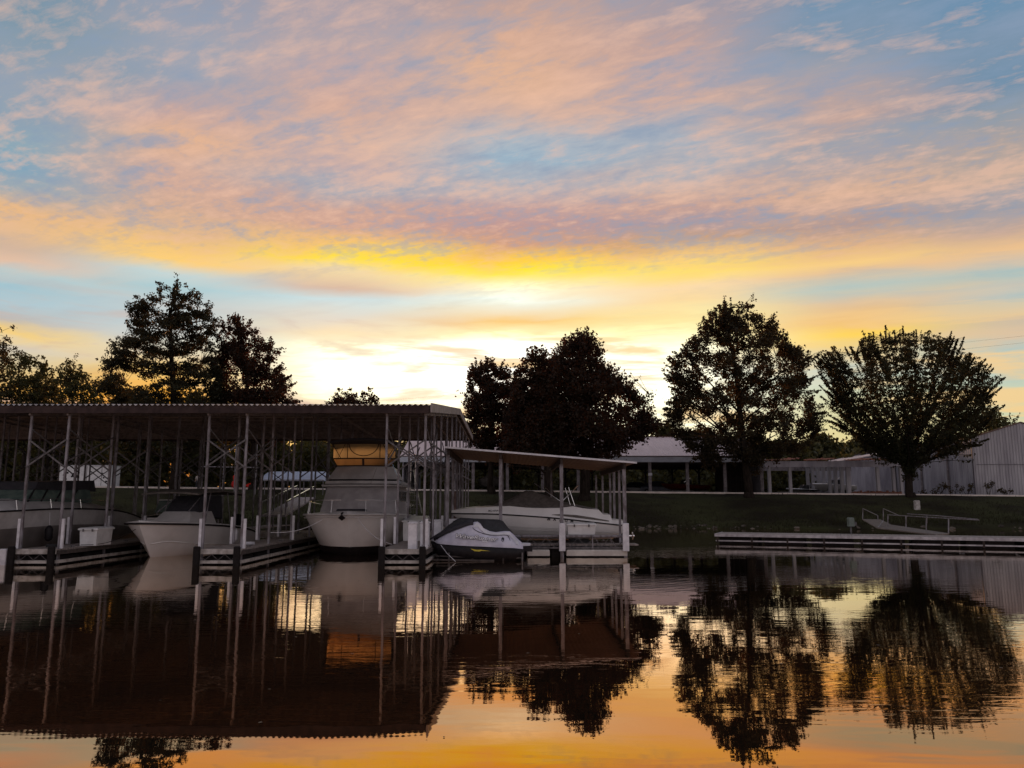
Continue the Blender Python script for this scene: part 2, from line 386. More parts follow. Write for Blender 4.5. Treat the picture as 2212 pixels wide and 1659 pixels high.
wm = bpy.data.materials.new('still_lake_water'); wm.use_nodes = True; t = NT(wm.node_tree); t.n.clear()
tcn = t.new('ShaderNodeTexCoord'); ob = tcn.outputs['Object']
h1 = t.noise(t.mapping(ob, sc=(.55, 1.5, 1)), 1.0, 2, .5, .4)
h2 = t.noise(t.mapping(ob, sc=(1.0, 3.6, 1), rot=(0,0,R(6))), 1.5, 3, .55, .5)
h3 = t.noise(t.mapping(ob, sc=(.12, .2, 1)), 1.0, 2, .5)
patch = t.mr(t.noise(t.mapping(ob, sc=(.10, .22, 1), loc=(4,1,0)), 1.0, 3, .55), .40, .62, .10, 1.25)
def rings(cx_, cy_, wl, amp, rad):
    sp = t.new('ShaderNodeVectorMath', operation='DISTANCE'); t.l.new(ob, sp.inputs[0]); sp.inputs[1].default_value = (cx_, cy_, 0)
    d_ = sp.outputs['Value']
    return t.m('MULTIPLY', t.m('SINE', t.m('MULTIPLY', t.m('ADD', d_, t.m('MULTIPLY', h1, .35)), 2*math.pi/wl)), t.mr(d_, rad*.25, rad, amp, 0))
hsum = t.m('ADD', t.m('MULTIPLY', h1, .0023), t.m('ADD', t.m('MULTIPLY', t.m('MULTIPLY', h2, patch), .0017), t.m('MULTIPLY', h3, .012)))
hsum = t.m('ADD', hsum, rings(-5.3, 27.5, .42, .00026, 12))
hsum = t.m('ADD', hsum, rings(-1.2, 26.5, .36, .00030, 13))
hsum = t.m('ADD', hsum, rings(10.0, 40.0, .50, .00030, 18))
bp = t.new('ShaderNodeBump'); bp.inputs['Strength'].default_value = 1; bp.inputs['Distance'].default_value = 1.0
t.l.new(hsum, bp.inputs['Height'])
fr = t.new('ShaderNodeFresnel'); fr.inputs[0].default_value = 1.33; t.l.new(bp.outputs[0], fr.inputs[1])
gl = t.new('ShaderNodeBsdfGlossy'); gl.inputs['Roughness'].default_value = .012; t.l.new(t.mix(t.mr(fr.outputs[0], .20, .70), (1.0,.57,.32), (.99,.93,.85)), gl.inputs['Color'])  # orange of the sunset reflections put into the gloss colour at steep view
t.l.new(bp.outputs[0], gl.inputs['Normal'])
df = t.new('ShaderNodeBsdfDiffuse'); df.inputs[0].default_value = (.016,.013,.009,1)
mx = t.new('ShaderNodeMixShader')
t.l.new(t.mr(fr.outputs[0], .10, .55, .54, .90), mx.inputs[0]); t.l.new(df.outputs[0], mx.inputs[1]); t.l.new(gl.outputs[0], mx.inputs[2])
wout = t.new('ShaderNodeOutputMaterial'); t.l.new(mx.outputs[0], wout.inputs[0])
wa = MB().add([(-900,-500,0),(900,-500,0),(900,64,0),(-900,64,0)], [(0,1,2,3)])
tag(wa.build('water', wm), kind='structure')

rd = MB(); L = []
for X in [-300,-200,-140,-100,-80,-60,-45,-30,-15,0,15,30,45,60,70,85,110,160,300]:
    z = top_z(X)
    L.append([(X,75.2,z-.3),(X,75.2,z+.15),(X,75.32,z+.17),(X,78.6,z+.14),(X,78.6,z-.3)])
rd.rings(L, closed=False)
tag(rd.build('road', roadm), kind='structure')

# ------------------------------------------------------------------ the long covered boat shed
YF, YR, YB = 25.7, 39.9, 53.0
ZF, ZR, ZB = 5.12, 6.60, 6.30
XR = -2.66; XL = -44.0
def roof_z(Y): return ZF + (ZR-ZF)*(Y-YF)/(YR-YF) if Y < YR else ZR + (ZB-ZR)*(Y-YR)/(YB-YR)
shed = thing('boat_shed', (-3.4, 26, 0), 'long covered boat shed with corrugated metal roof on thin steel posts over the left slips', 'boat shed')
mb = MB(); pitch = .182; nn = int((XR-XL)/pitch)*6; prof = [(XL + i*pitch/6, .032*math.sin(2*math.pi*i/6)) for i in range(nn+1)]
mb.rings([[(x, Y, z+zz) for x, zz in prof] for Y, z in ((YF, ZF+.03), (YR, ZR+.03), (YB, ZB+.03))], closed=False)
mb.rings([[(x, Y, z+zz-.006) for x, zz in prof] for Y, z in ((YF, ZF+.03), (YR, ZR+.03), (YB, ZB+.03))], closed=False)
mb.build('roof', roofm, shed, smooth=True)
trimm = mat('gable_trim_metal', (.34,.30,.29), (.24,.21,.20), 3, .5, .2)
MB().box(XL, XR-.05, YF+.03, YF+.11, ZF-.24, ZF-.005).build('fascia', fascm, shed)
mb = MB(); e = XR-.02
for (a, za, b_, zb) in ((YF, ZF, YR, ZR), (YR, ZR, YB, ZB)):
    mb.add([(e,a,za-.22),(e+.05,a,za-.22),(e+.05,a,za+.09),(e,a,za+.09),(e,b_,zb-.22),(e+.05,b_,zb-.22),(e+.05,b_,zb+.09),(e,b_,zb+.09)],
           [(0,1,2,3),(4,7,6,5),(0,4,5,1),(1,5,6,2),(2,6,7,3),(3,7,4,0)])
mb.build('gable_trim', trimm, shed)
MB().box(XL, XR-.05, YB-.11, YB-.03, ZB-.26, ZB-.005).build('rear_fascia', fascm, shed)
Yrows = [26.0 + 2.88*k for k in range(10)]
for k in range(19):
    Y = YF + 1.2 + k*1.42
    MB().box(XL+.1, XR-.06, Y, Y+.07, roof_z(Y)-.19, roof_z(Y)-.035).build('purlin', purl, shed)
fingers = [(-15.93, -14.68), (-10.03, -8.77), (-4.14, -2.86)]
allpairs = [(-27.7, -26.45), (-21.8, -20.55)] + fingers
for fi, (a, b_) in enumerate(allpairs):
    for k, Y in enumerate(Yrows):
        if fi == 0 and k < 4: continue
        for X in (a, b_):
            MB().box(X-.035, X+.035, Y-.035, Y+.035, -.9, roof_z(Y)-.2).build('post', galv, shed)
        z1, z0 = 4.02, 3.12
        if k in (0, 1, 2, 4, 5, 7, 9) or fi == 4:
            m_ = MB(); m_.bar((a, Y-.05, z1), (b_, Y-.05, z0), .035, .05); m_.bar((a, Y-.09, z0), (b_, Y-.09, z1), .035, .05)
            m_.build('cross_brace', galv2, shed)
    for X in (a, b_):                                                    # header truss from front to back
        for (Ya, Yb) in ((YF+.15, YR), (YR, YB-.15)):
            MB().bar((X, Ya, roof_z(Ya)-.26), (X, Yb, roof_z(Yb)-.26), .06, .12).build('rafter', purl, shed)
        for k in ((0, 2, 4, 6, 8) if fi == 4 else (0, 3, 6)):             # side braces along the finger
            m_ = MB(); m_.bar((X+.05, Yrows[k], 4.35), (X+.05, Yrows[k+1], 3.35), .03, .045); m_.bar((X+.09, Yrows[k], 3.35), (X+.09, Yrows[k+1], 4.35), .03, .045)
            m_.build('cross_brace', galv2, shed)
    if fi == 4: 
        for z in (3.4, 3.95):
            MB().bar((b_+.13, Yrows[0], z), (b_+.13, Yrows[-1], z), .04, .06).build('side_rail', galv2, shed)

# ------------------------------------------------------------------ floating dock with finger piers
dock = thing('floating_dock', (-9, 40.5, 0), 'long timber floating dock with finger piers under the covered boat shed', 'dock')
DZ = .49
for fi, (a, b_) in enumerate(allpairs):
    y0, y1 = 25.72, 40.0
    mb = MB(); n = int((y1-y0)/.155)
    for i in range(n):
        yy = y0 + i*(y1-y0)/n; dz_ = random.uniform(-.004, .004)
        mb.box(a-.08, b_+.08, yy+.006, yy+(y1-y0)/n-.006, DZ-.045+dz_, DZ+dz_)
    mb.build('finger_deck', wood, dock)
    MB().box(a-.1, b_+.1, y0-.06, y0-.012, DZ-.15, DZ+.012).build('end_board', conc, dock)
    for s_, X in ((-1, a-.11), (1, b_+.11)):
        MB().box(X-.025, X+.025, y0, y1, DZ-.17, DZ-.05).build('side_board', woodd, dock)
        MB().box(X-.04, X+.04, y0, y1, .05, .15).build('lower_beam', conc, dock)
    MB().box(a-.05, b_+.05, y0-.03, y0+.07, .045, .14).build('end_beam', conc, dock)
    mb = MB()
    for k in range(8): mb.cbox(a+.02, b_-.02, y0+.25+k*1.75, y0+1.65+k*1.75, -.28, .26, .05)
    mb.build('floats', rubber, dock)
    mb = MB()
    for k in range(7):
        q = a + (b_-a)*k/6
        if k < 6: mb.bar((q, y0-.005, .15 if k%2 else DZ-.16), (q+(b_-a)/6, y0-.005, DZ-.16 if k%2 else .15), .015, .015)
    mb.build('end_lattice', galv2, dock)
    for X in (a-.01, b_+.01):
        MB().cbox(X-.10, X+.10, y0-.22, y0-.07, -.5, DZ+.10, .03).build('corner_fender', rubber, dock)
    for k in range(5):
        for s_, X in ((-1, a), (1, b_)):
            if (k in (1, 3) and s_ > 0) or k > 3: continue
            Y = Yrows[k]
            MB().box(X-.13 if s_ < 0 else X+.045, X-.045 if s_ < 0 else X+.13, Y-.04, Y+.03, DZ+.01, 1.45).build('bumper_board', pvc, dock)
mb = MB()
for i in range(16): mb.box(-44, -2.6, 40.02+i*.155, 40.165+i*.155, DZ-.045, DZ+.001)
mb.build('main_walkway', wood, dock)
MB().box(-44, -2.6, 39.96, 40.01, .2, DZ-.01).build('walkway_beam', conc, dock)
for fi, (a, b_) in enumerate(allpairs[1:]):
    mb = MB()
    for i in range(66): mb.box(a-.05, b_+.05, 42.55+i*.155, 42.69+i*.155, DZ-.045, DZ)
    mb.build('finger_deck', wood, dock)
m_ = MB(); m_.cbox(-16.35, -16.12, 25.6, 25.72, -.02, DZ+.02, .02); m_.build('end_post', pvc, dock)

for fi, (a, b_) in enumerate(fingers):                      # hoses, cleats and small clutter on the finger piers
    for k, Y in enumerate((26.9, 30.6, 34.2)):
        m_ = MB(); X = b_-.05; m_.box(X-.12, X+.12, Y-.02, Y+.02, DZ+.05, DZ+.075); m_.box(X-.05, X-.02, Y-.015, Y+.015, DZ, DZ+.05); m_.box(X+.02, X+.05, Y-.015, Y+.015, DZ, DZ+.05); m_.build('cleat', galv2, dock)
def coil(label, X, Y, r_, m):
    pts = [(X+(r_+.012*math.sin(i*1.7))*math.cos(i*.5), Y+(r_+.012*math.cos(i*2.3))*math.sin(i*.5), DZ+.02+i*.0016) for i in range(52)]
    tag(MB().tube(pts, .014, 5).build('coiled_hose', m, None, top=(X, Y, DZ)), label, 'hose')
coil('coiled pale hose lying on the middle finger pier beside the fishing boat', -9.3, 28.3, .2, pvc)
coil('coiled dark hose lying on the leftmost finger pier in front of the dock box', -15.3, 26.7, .18, coverb)

# ------------------------------------------------------------------ second, single-slope slip cover with its own dock
sh2 = thing('slip_cover', (1, 30, 0), 'small flat sloping metal roof on white posts over the sport boat slip', 'slip cover')
ZL, ZRt = 3.93, 3.36
def z2(X): return ZL + (ZRt-ZL)*(X+2.46)/7.0
mb = MB(); L0 = []; 
for Y in (29.0, 37.2):
    L0.append([(-2.46+7.02*i/160, Y, z2(-2.46+7.02*i/160)+.05+.012*math.sin(i*math.pi/2)) for i in range(161)])
mb.rings(L0, closed=False); mb.rings([[(x,y,z-.006) for x,y,z in q] for q in L0], closed=False)
mb.build('roof', mat('slip_roof_sheet', (.22,.15,.125), (.15,.10,.085), 1.5, .6, .1), sh2, smooth=True)
MB().add([(-2.48,28.97,ZL+.02),(4.58,28.97,ZRt+.02),(4.58,28.97,ZRt+.085),(-2.48,28.97,ZL+.085),(-2.48,28.99,ZL+.02),(4.58,28.99,ZRt+.02),(4.58,28.99,ZRt+.085),(-2.48,28.99,ZL+.085)],
  [(0,1,2,3),(5,4,7,6),(3,2,6,7),(1,0,4,5),(0,3,7,4),(2,1,5,6)]).build('edge_trim', pvc, sh2)
for X in (-2.35, -.42, 1.83, 4.15):
    MB().bar((X, 29.1, z2(X)-.1), (X, 37.1, z2(X)-.1), .09, .20).build('rafter', darkw, sh2)
for X, Y in ((-2.38,29.35),(-.42,29.35),(1.83,29.35),(4.15,29.35),(4.12,30.5),(4.15,32.3),(4.15,33.6),(3.9,36.8),(4.2,36.8),(-2.38,32),(-2.38,34.5),(-2.38,36.9),(1.83,36.9),(-.42,36.9)):
    w_ = .062 if Y < 30 else .042
    MB().box(X-w_, X+w_, Y-w_, Y+w_, -.6, z2(X)-.2).build('post', galv, sh2)
for X in (1.83, 4.15):
    m_ = MB(); m_.bar((X, 29.4, z2(X)-.9), (X, 30.4, z2(X)-.25), .05, .05); m_.build('knee_brace', galv2, sh2)

d2_ = thing('slip_dock', (3, 29.5, 0), 'low floating slip dock with white float boxes in front of the sport boat', 'dock')
mb = MB()
for i in range(45): mb.box(-2.3+i*.155, -2.16+i*.155, 29.5, 30.45, .40, .445)
mb.build('deck', wood, d2_)
MB().cbox(1.98, 4.22, 29.28, 30.2, .045, .26, .03).build('float_box', floatm, d2_)
MB().cbox(2.0, 4.2, 29.31, 30.15, -.2, .044, .01).build('float_base', rubber, d2_)
MB().cbox(.57, 1.36, 29.31, 30.15, -.2, .044, .01).build('float_base', rubber, d2_)
MB().cbox(.55, 1.38, 29.28, 30.2, .045, .26, .03).build('float_box', floatm, d2_)
MB().cbox(-1.9, -.1, 29.28, 30.2, -.15, .25, .03).build('float_box', rubber, d2_)
MB().tube([(.05, 29.4, .74), (4.12, 29.4, .74)], .045, 8).build('top_rail', galv, d2_)
MB().box(-.1, 4.2, 29.34, 29.42, .30, .36).build('lower_rail', galv2, d2_)
for i in range(14):
    q = .1+i*.29
    MB().bar((q, 29.4, .35 if i%2 else .7), (q+.29, 29.4, .7 if i%2 else .35), .02, .02).build('lattice_bar', galv2, d2_)
for q in (.3, 2.95):
    MB().box(q-.02, q+.02, 29.33, 29.37, .27, .74).build('stanchion', galv, d2_)
for X in (1.83, 4.15):
    MB().cbox(X-.115, X+.115, 29.17, 29.27, .22, 1.22, .015).build('bumper_board', pvc, d2_)
MB().cbox(1.44, 1.92, 29.5, 30.3, -.1, .38, .03).build('float_box', rubber, d2_)

# ------------------------------------------------------------------ flybridge cruiser (bow towards the camera)
cr = thing('flybridge_cruiser', (-6.2, 30, 0), 'white flybridge cruiser with amber upper windows moored bow out under the shed', 'cabin cruiser')
XF[0] = Matrix.Translation((-6.12, 29.55, 0)) @ Matrix.Rotation(R(2.5), 4, 'Z')
st = [[(0,1.6,-.3),(0,.98,.04),(0,.86,.30),(0,.40,1.0),(0,0,1.56)],
      [(0,1.9,-.4),(.66,1.45,.04),(.78,1.38,.30),(1.15,1.0,1.0),(1.42,.68,1.55)],
      [(0,3.0,-.5),(1.28,2.45,.04),(1.38,2.4,.30),(1.70,2.1,.98),(1.95,1.8,1.52)],
      [(0,4.6,-.5),(1.66,4.1,.04),(1.72,4.1,.29),(1.95,4.0,.92),(2.12,3.9,1.43)],
      [(0,7.4,-.5),(1.74,7.2,.04),(1.78,7.2,.28),(1.94,7.2,.84),(2.08,7.2,1.32)],
      [(0,10,-.45),(1.62,10,.04),(1.66,10,.28),(1.76,10,.78),(1.82,10,1.25)]]
mb, S = hull_loft(st, 2, 4); h_ = mb.build('hull', gel, cr, smooth=True)
mb, S = hull_loft(st, 0, 2); mb.build('bottom', boot, cr, smooth=True)
mb = MB(); e_ = [tuple(p) for p in S[-1]]
mb.add([(p[0],p[1],p[2]) for p in e_]+[(-p[0],p[1],p[2]) for p in e_[::-1]], [tuple(range(10))]); mb.build('transom', gel, cr)
L = [[(p[4][0]*k, p[4][1]+.0, p[4][2]+.10*(1-k*k)) for k in (-1,-.7,-.35,0,.35,.7,1)] for p in S]
MB().rings(L, closed=False).build('foredeck', gelw, cr, smooth=True)
mb = MB()
for sg in (1, -1):
    mb.tube([(sg*p[4][0]*1.012, p[4][1]-.02, p[4][2]-.03) for p in S], .035, 6)
    mb.tube([(sg*p[4][0]*1.0, p[4][1]-.01, p[4][2]-.14) for p in S], .014, 5)
mb.build('rub_rail', gelw, cr, smooth=True)
# cabin trunk behind a canvas windscreen cover
def frus(y0, w0, z0, y1, w1, z1, yb, zb0, zb1, curve=.25, n=7):
    """swept front wall: bottom arc at y0 half-width w0, top arc at y1 half-width w1, back at yb"""
    r0 = [(w0*k, y0+curve*k*k*1.0, z0) for k in np.linspace(-1,1,n)] + [(w0, yb, zb0), (-w0, yb, zb0)]
    r1_ = [(w1*k, y1+curve*k*k*1.0, z1) for k in np.linspace(-1,1,n)] + [(w1, yb, zb1), (-w1, yb, zb1)]
    return [r0, r1_]
MB().rings(frus(2.35,1.58,1.45, 3.45,1.48,2.62, 8.2, 1.35, 2.6, .5), True, True).build('cabin', gcanv, cr)
m_ = MB(); m_.rings(frus(3.15,1.66,2.625, 3.1,1.68,2.70, 8.4, 2.62, 2.70, .55), True, True); m_.build('cabin_brow', gelw, cr)
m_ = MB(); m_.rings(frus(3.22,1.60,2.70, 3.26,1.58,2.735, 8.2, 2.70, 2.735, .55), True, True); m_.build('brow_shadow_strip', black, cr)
MB().rings(frus(3.30,1.56,2.74, 3.34,1.54,2.86, 7.6, 2.74, 2.86, .5), True, True).build('flybridge_base', gelw, cr)
MB().rings(frus(3.42,1.42,2.865, 3.44,1.40,2.925, 7.4, 2.865, 2.92, .45), True, True).build('window_strip', glassd, cr)
fb = MB().rings(frus(3.44,1.46,2.93, 4.0,1.17,3.50, 6.6, 2.93, 3.45, .35), True, True).build('flybridge_coaming', gelw, cr)
MB().rings([r_[:7] for r_ in frus(4.0,1.17,3.52, 3.86,1.30,3.80, 6.4, 3.45, 3.8, .3)], closed=False).build('lower_window', amberd, cr)
MB().rings([[ (1.33*k, 3.86+.3*k*k, z) for k in np.linspace(-1,1,9)] for z in (3.83, 4.42)], closed=False).build('upper_window', amber, cr)
m_ = MB()
m_.tube([(1.31*k, 3.84+.3*k*k, 3.81) for k in np.linspace(-1,1,9)], .028, 5)
m_.tube([(1.17*k, 3.98+.3*k*k, 3.51) for k in np.linspace(-1,1,9)], .025, 5)
m_.bar((0, 3.90, 3.50), (0, 3.80, 3.82), .09, .03)
for sx in (-1, 1):
    m_.tube([(sx*1.17, 4.3, 3.5), (sx*1.33, 4.14, 3.82), (sx*1.33, 4.14, 4.45)], .022, 5)
    m_.tube([(sx*.68, 3.95, 3.82), (sx*.68, 3.95, 4.45)], .02, 5)
    m_.tube([(sx*.80, 3.96, 4.42), (sx*1.1, 4.08, 3.83)], .014, 5); m_.tube([(sx*.98, 4.0, 3.83), (sx*1.33, 4.1, 4.40)], .014, 5)
m_.tube([(.62*math.cos(a), 3.86, 4.42+.50*math.sin(a)) for a in np.linspace(math.pi, 2*math.pi, 15)], .018, 5)
m_.build('enclosure_frame', darkw, cr)
L = [[(1.42*k, y, 4.52+.16*(1-k*k)) for k in np.linspace(-1,1,9)] for y in (3.75, 5.2, 6.7)]
m_ = MB().rings(L, closed=False); m_.rings([[(x*1.0, y, z-.10) for x,y,z in q] for q in L], closed=False)
m_.rings([[(x,y,z) for x,y,z in L[0]], [(x,y,z-.10) for x,y,z in L[0]]], closed=False); m_.build('bimini_top', bcanv, cr)
# bow rail
m_ = MB()
for sg in (1, -1):
    pts = [(sg*p[4][0]*.93, p[4][1]+.12, p[4][2]+.50) for p in S[1:17:2]]
    m_.tube(pts, .013, 6)
m_.build('bow_rail', chrome, cr, smooth=True)
for sg in (1, -1):
    for i in (2, 6, 10, 14):
        p = S[i][4]; MB().tube([(sg*p[0]*.96, p[1]+.05, p[2]), (sg*p[0]*.93, p[1]+.14, p[2]+.50)], .009, 5).build('stanchion', chrome, cr)
an = MB(); an.bar((-.16, .25, 1.60), (-.16, -.22, 1.56), .05, .06); an.add([(-.16,-.34,1.50),(-.30,-.14,1.40),(-.16,-.08,1.30),(-.02,-.14,1.40),(-.16,-.16,1.54)], [(0,1,4),(0,4,3),(0,2,1),(0,3,2),(1,2,4),(2,3,4)])
an.build('anchor', black, cr)
MB().cbox(-.62, .52, 1.25, 1.62, 1.60, 1.72, .04).build('deck_hatch', bcanv, cr)
for y_, x_ in ((3.3, 1.74), (4.7, 1.86)):
    MB().rings([[(x_-.20, y_-.02, 1.15),(x_+.03, y_+.01,1.17),(x_+.06, y_+.16,1.05),(x_-.05,y_+.10,.93),(x_-.14,y_,1.0)]]*1 + [[(x_-.0, y_+.3, 1.15),(x_+.03, y_+.31,1.17),(x_+.05, y_+.36,1.05),(x_+.0,y_+.30,.93),(x_-.0,y_+.3,1.0)]], True, True).build('porthole', glassd, cr)
MB().box(1.50, 1.53, 4.1, 7.4, 1.75, 2.45).build('side_window', glassd, cr)
m_ = MB(); m_.tube([(1.25, 3.6, 3.55), (1.62, 3.3, 2.75)], .016, 5); m_.tube([(.62, 3.5, 3.4), (.42, 3.2, 2.72)], .008, 4); m_.build('windscreen_stay', chrome, cr)
for x_ in (1.72, 1.92):
    MB().tube([(x_, 7.2, 2.0), (x_+.03, 7.0, 4.7)], .012, 5).build('antenna', chrome, cr)
m_ = MB(); m_.tube([(1.78, 4.6, 2.55), (2.0, 6.2, 2.55)], .02, 6); m_.tube([(1.78, 4.8, 2.40), (2.0, 6.4, 2.38)], .02, 6); m_.tube([(1.80, 4.4, 1.80), (1.94, 6.6, 1.80)], .02, 6); m_.build('side_handrail', chrome, cr)
XF[0] = None

lad = thing('boarding_ladder', (-4.45, 37.5, .5), 'slim aluminium ladder leaning against the right side of the flybridge cruiser', 'ladder')
a0, b0 = at(888, 1108, 38), at(876, 1015, 37.2); m_ = MB()
m_.bar(a0, b0, .04, .05); m_.bar(a0+Vector((.5,.1,0)), b0+Vector((.34,.1,0)), .04, .05); m_.build('side_rails', chrome, lad)
m_ = MB()
for i in range(1, 10):
    p = a0.lerp(b0, i/10); q = (a0+Vector((.5,.1,0))).lerp(b0+Vector((.34,.1,0)), i/10); m_.tube([p, q], .014, 5)
m_.build('rungs', chrome, lad)

# ------------------------------------------------------------------ centre console fishing boat
cb = thing('fishing_boat', (-13, 31, 0), 'white open fishing boat with flat hard top moored between the two left fingers', 'fishing boat')
XF[0] = Matrix.Translation((-13.25, 28.35, 0)) @ Matrix.Rotation(R(-7), 4, 'Z')
st = [[(0,1.25,-.2),(0,.85,.02),(0,.55,.45),(0,.1,1.1),(0,0,1.30)],
      [(0,1.7,-.35),(.30,1.25,.05),(.52,1.05,.55),(.78,.72,1.05),(.88,.6,1.27)],
      [(0,2.6,-.4),(.78,2.2,.06),(.92,2.1,.44),(1.12,1.9,.98),(1.20,1.8,1.22)],
      [(0,4.4,-.4),(1.05,4.0,.04),(1.12,4.0,.32),(1.22,4.0,.84),(1.28,4.0,1.10)],
      [(0,6.0,-.4),(1.08,6.0,.0),(1.14,6.0,.22),(1.20,6.0,.62),(1.24,6.0,.92)],
      [(0,7.2,-.4),(1.05,7.2,.0),(1.10,7.2,.20),(1.16,7.2,.50),(1.18,7.2,.70)]]
mb, S = hull_loft(st, 2, 4); mb.build('hull', gel, cb, smooth=True)
mb, S = hull_loft(st, 0, 2); mb.build('hull_bottom', gel, cb, smooth=True)
mb = MB(); e_ = [tuple(p) for p in S[-1]]; mb.add(e_+[(-p[0],p[1],p[2]) for p in e_[::-1]], [tuple(range(10))]); mb.build('transom', gel, cb)
mb = MB()
for sg in (1, -1): mb.tube([(sg*p[4][0]*1.02, p[4][1]-.03, p[4][2]-.07) for p in S], .035, 6)
mb.build('rub_rail', black, cb, smooth=True)
mb = MB()
for sg in (1, -1): mb.tube([(sg*p[2][0]*1.01, p[2][1]-.01, p[2][2]) for p in S[1:]], .02, 5)
mb.build('spray_chine', gel, cb, smooth=True)
L = [[(p[4][0]*k, p[4][1], p[4][2]+.05*(1-k*k)) for k in (-1,-.5,0,.5,1)] for p in S[:8]]
MB().rings(L, closed=False).build('foredeck', gel, cb, smooth=True)
mb = MB()
for sg in (1, -1): mb.rings([[(sg*p[4][0], p[4][1], p[4][2]), (sg*(p[4][0]-.22), p[4][1], p[4][2]+.02)] for p in S[7:]], closed=False)
mb.build('gunwale', gel, cb)
MB().box(-1.0, 1.0, 2.3, 7.1, .35, .40).build('cockpit_floor', gelw, cb)
MB().rings([[( -.8,2.0,1.15),(.8,2.0,1.15),(.9,3.9,1.15),(-.9,3.9,1.15)],[(-.55,2.5,1.62),(.55,2.5,1.62),(.72,3.8,1.62),(-.72,3.8,1.62)]], True, True).build('cuddy_top', gelw, cb)
MB().rings([[( -.62,2.75,1.62),(.62,2.75,1.62),(.8,4.6,1.3),(-.8,4.6,1.3)],[(-.55,3.25,2.22),(.55,3.25,2.22),(.7,4.6,2.25),(-.7,4.6,2.25)]], True, True).build('spray_curtain', bcanv, cb)
L = [[(1.15*k, y, zz+.07*(1-k*k)) for k in np.linspace(-1,1,7)] for y, zz in ((1.9,2.30),(2.6,2.40),(4.0,2.45),(5.4,2.37),(5.9,2.28))]
m_ = MB().rings(L, closed=False); m_.rings([[(x,y,z-.06) for x,y,z in q] for q in L], closed=False)
m_.rings([[q[-1] for q in L], [(q[-1][0],q[-1][1],q[-1][2]-.06) for q in L]], closed=False); m_.rings([[q for q in L[0]], [(x,y,z-.06) for x,y,z in L[0]]], closed=False)
m_.build('hard_top', canvas, cb)
for sx in (-1, 1):
    for (p, q) in (((sx*.9,3.0,1.2),(sx*.85,3.4,2.36)), ((sx*.95,5.0,1.0),(sx*.9,4.7,2.36)), ((sx*.62,2.2,1.62),(sx*.5,3.3,2.2))):
        MB().tube([p, q], .022, 6).build('top_leg', galv, cb)
ob_ = MB(); ob_.rings([[(-.17,7.35,1.0),(.17,7.35,1.0),(.19,7.85,1.0),(-.19,7.85,1.0)],[(-.2,7.3,1.2),(.2,7.3,1.2),(.21,7.95,1.2),(-.21,7.95,1.2)],[(-.16,7.4,1.45),(.16,7.4,1.45),(.15,7.8,1.42),(-.15,7.8,1.42)]], True, True)
om = ob_.build('outboard_motor', black, cb); MB().box(-.07,.07,7.5,7.75,-.3,1.0).build('lower_unit', black, om)
XF[0] = None

# ------------------------------------------------------------------ large express cruiser at the left edge
ea = thing('express_cruiser', (-18.4, 30, 0), 'large taupe and white express cruiser with black cockpit canvas at the left edge', 'express cruiser')
XF[0] = Matrix.Translation((-18.6, 23.2, 0)) @ Matrix.Rotation(R(-2), 4, 'Z')
st = [[(0,1.5,-.3),(0,1.1,.2),(0,.5,1.15),(0,.22,1.48),(0,0,1.62)],
      [(0,2.2,-.45),(.62,1.75,.15),(1.0,1.25,1.10),(1.16,1.05,1.46),(1.22,.95,1.63)],
      [(0,4.0,-.5),(1.32,3.5,.1),(1.62,3.2,1.1),(1.74,3.1,1.5),(1.76,3.0,1.68)],
      [(0,7.0,-.5),(1.62,6.6,.05),(1.82,6.5,1.15),(1.88,6.5,1.56),(1.88,6.5,1.74)],
      [(0,10,-.5),(1.64,10,.0),(1.84,10,1.05),(1.90,10,1.46),(1.90,10,1.62)],
      [(0,12.2,-.45),(1.56,12.2,.0),(1.76,12.2,.8),(1.80,12.2,1.15),(1.80,12.2,1.28)]]
mb, S = hull_loft(st, 0, 2); mb.build('hull', taupe, ea, smooth=True)
mb, S = hull_loft(st, 2, 4); mb.build('topsides', gelw, ea, smooth=True)
mb = MB(); e_ = [tuple(p) for p in S[-1]]; mb.add(e_+[(-p[0],p[1],p[2]) for p in e_[::-1]], [tuple(range(10))]); mb.build('transom', gelw, ea)
mb = MB()
for sg in (1, -1): mb.tube([(sg*p[4][0]*1.012, p[4][1]-.01, p[4][2]+.0) for p in S], .03, 6)
mb.build('rub_rail', black, ea, smooth=True)
L = [[(p[4][0]*k, p[4][1]+.02, p[4][2]+h*(1-k*k*k*k)) for k in np.linspace(-1,1,11)] for p, h in zip(S, [0,.06,.12,.17,.22,.27,.31,.34,.36,.38,.39,.40,.40,.38,.35,.30,.24,.18,.12,.08,.05])]
MB().rings(L, closed=False).build('deck', gelw, ea, smooth=True)
MB().rings([[(-1.3,4.6,2.02),(1.3,4.6,2.02),(1.55,8.6,1.95),(-1.55,8.6,1.95)],[(-1.15,5.5,2.42),(1.15,5.5,2.42),(1.4,8.6,2.5),(-1.4,8.6,2.5)]], True, True).build('windscreen', glassg, ea)
MB().rings([[(-1.18,5.5,2.43),(1.18,5.5,2.43),(1.45,9.0,2.4),(-1.45,9.0,2.4)],[(-1.15,5.7,2.72),(1.15,5.7,2.72),(1.4,8.9,2.84),(-1.4,8.9,2.84)]], True, True).build('cockpit_canvas', bcanv, ea)
for y_ in (4.9, 5.6, 6.4, 7.3):
    MB().tube([(1.36+.04*(y_-4.9), y_, 2.0), (1.24+.06*(y_-4.9), y_+.5, 2.44)], .03, 5).build('windscreen_frame', black, ea)
for i in (5, 7, 9, 11, 13):
    p = S[i][4]; MB().tube([(p[0]*.97, p[1], p[2]), (p[0]*.93, p[1], p[2]+.36)], .012, 5).build('stanchion', chrome, ea)
MB().tube([(p[4][0]*.93, p[4][1], p[4][2]+.36) for p in S[:16]], .014, 5).build('bow_rail', galv2, ea, smooth=True)
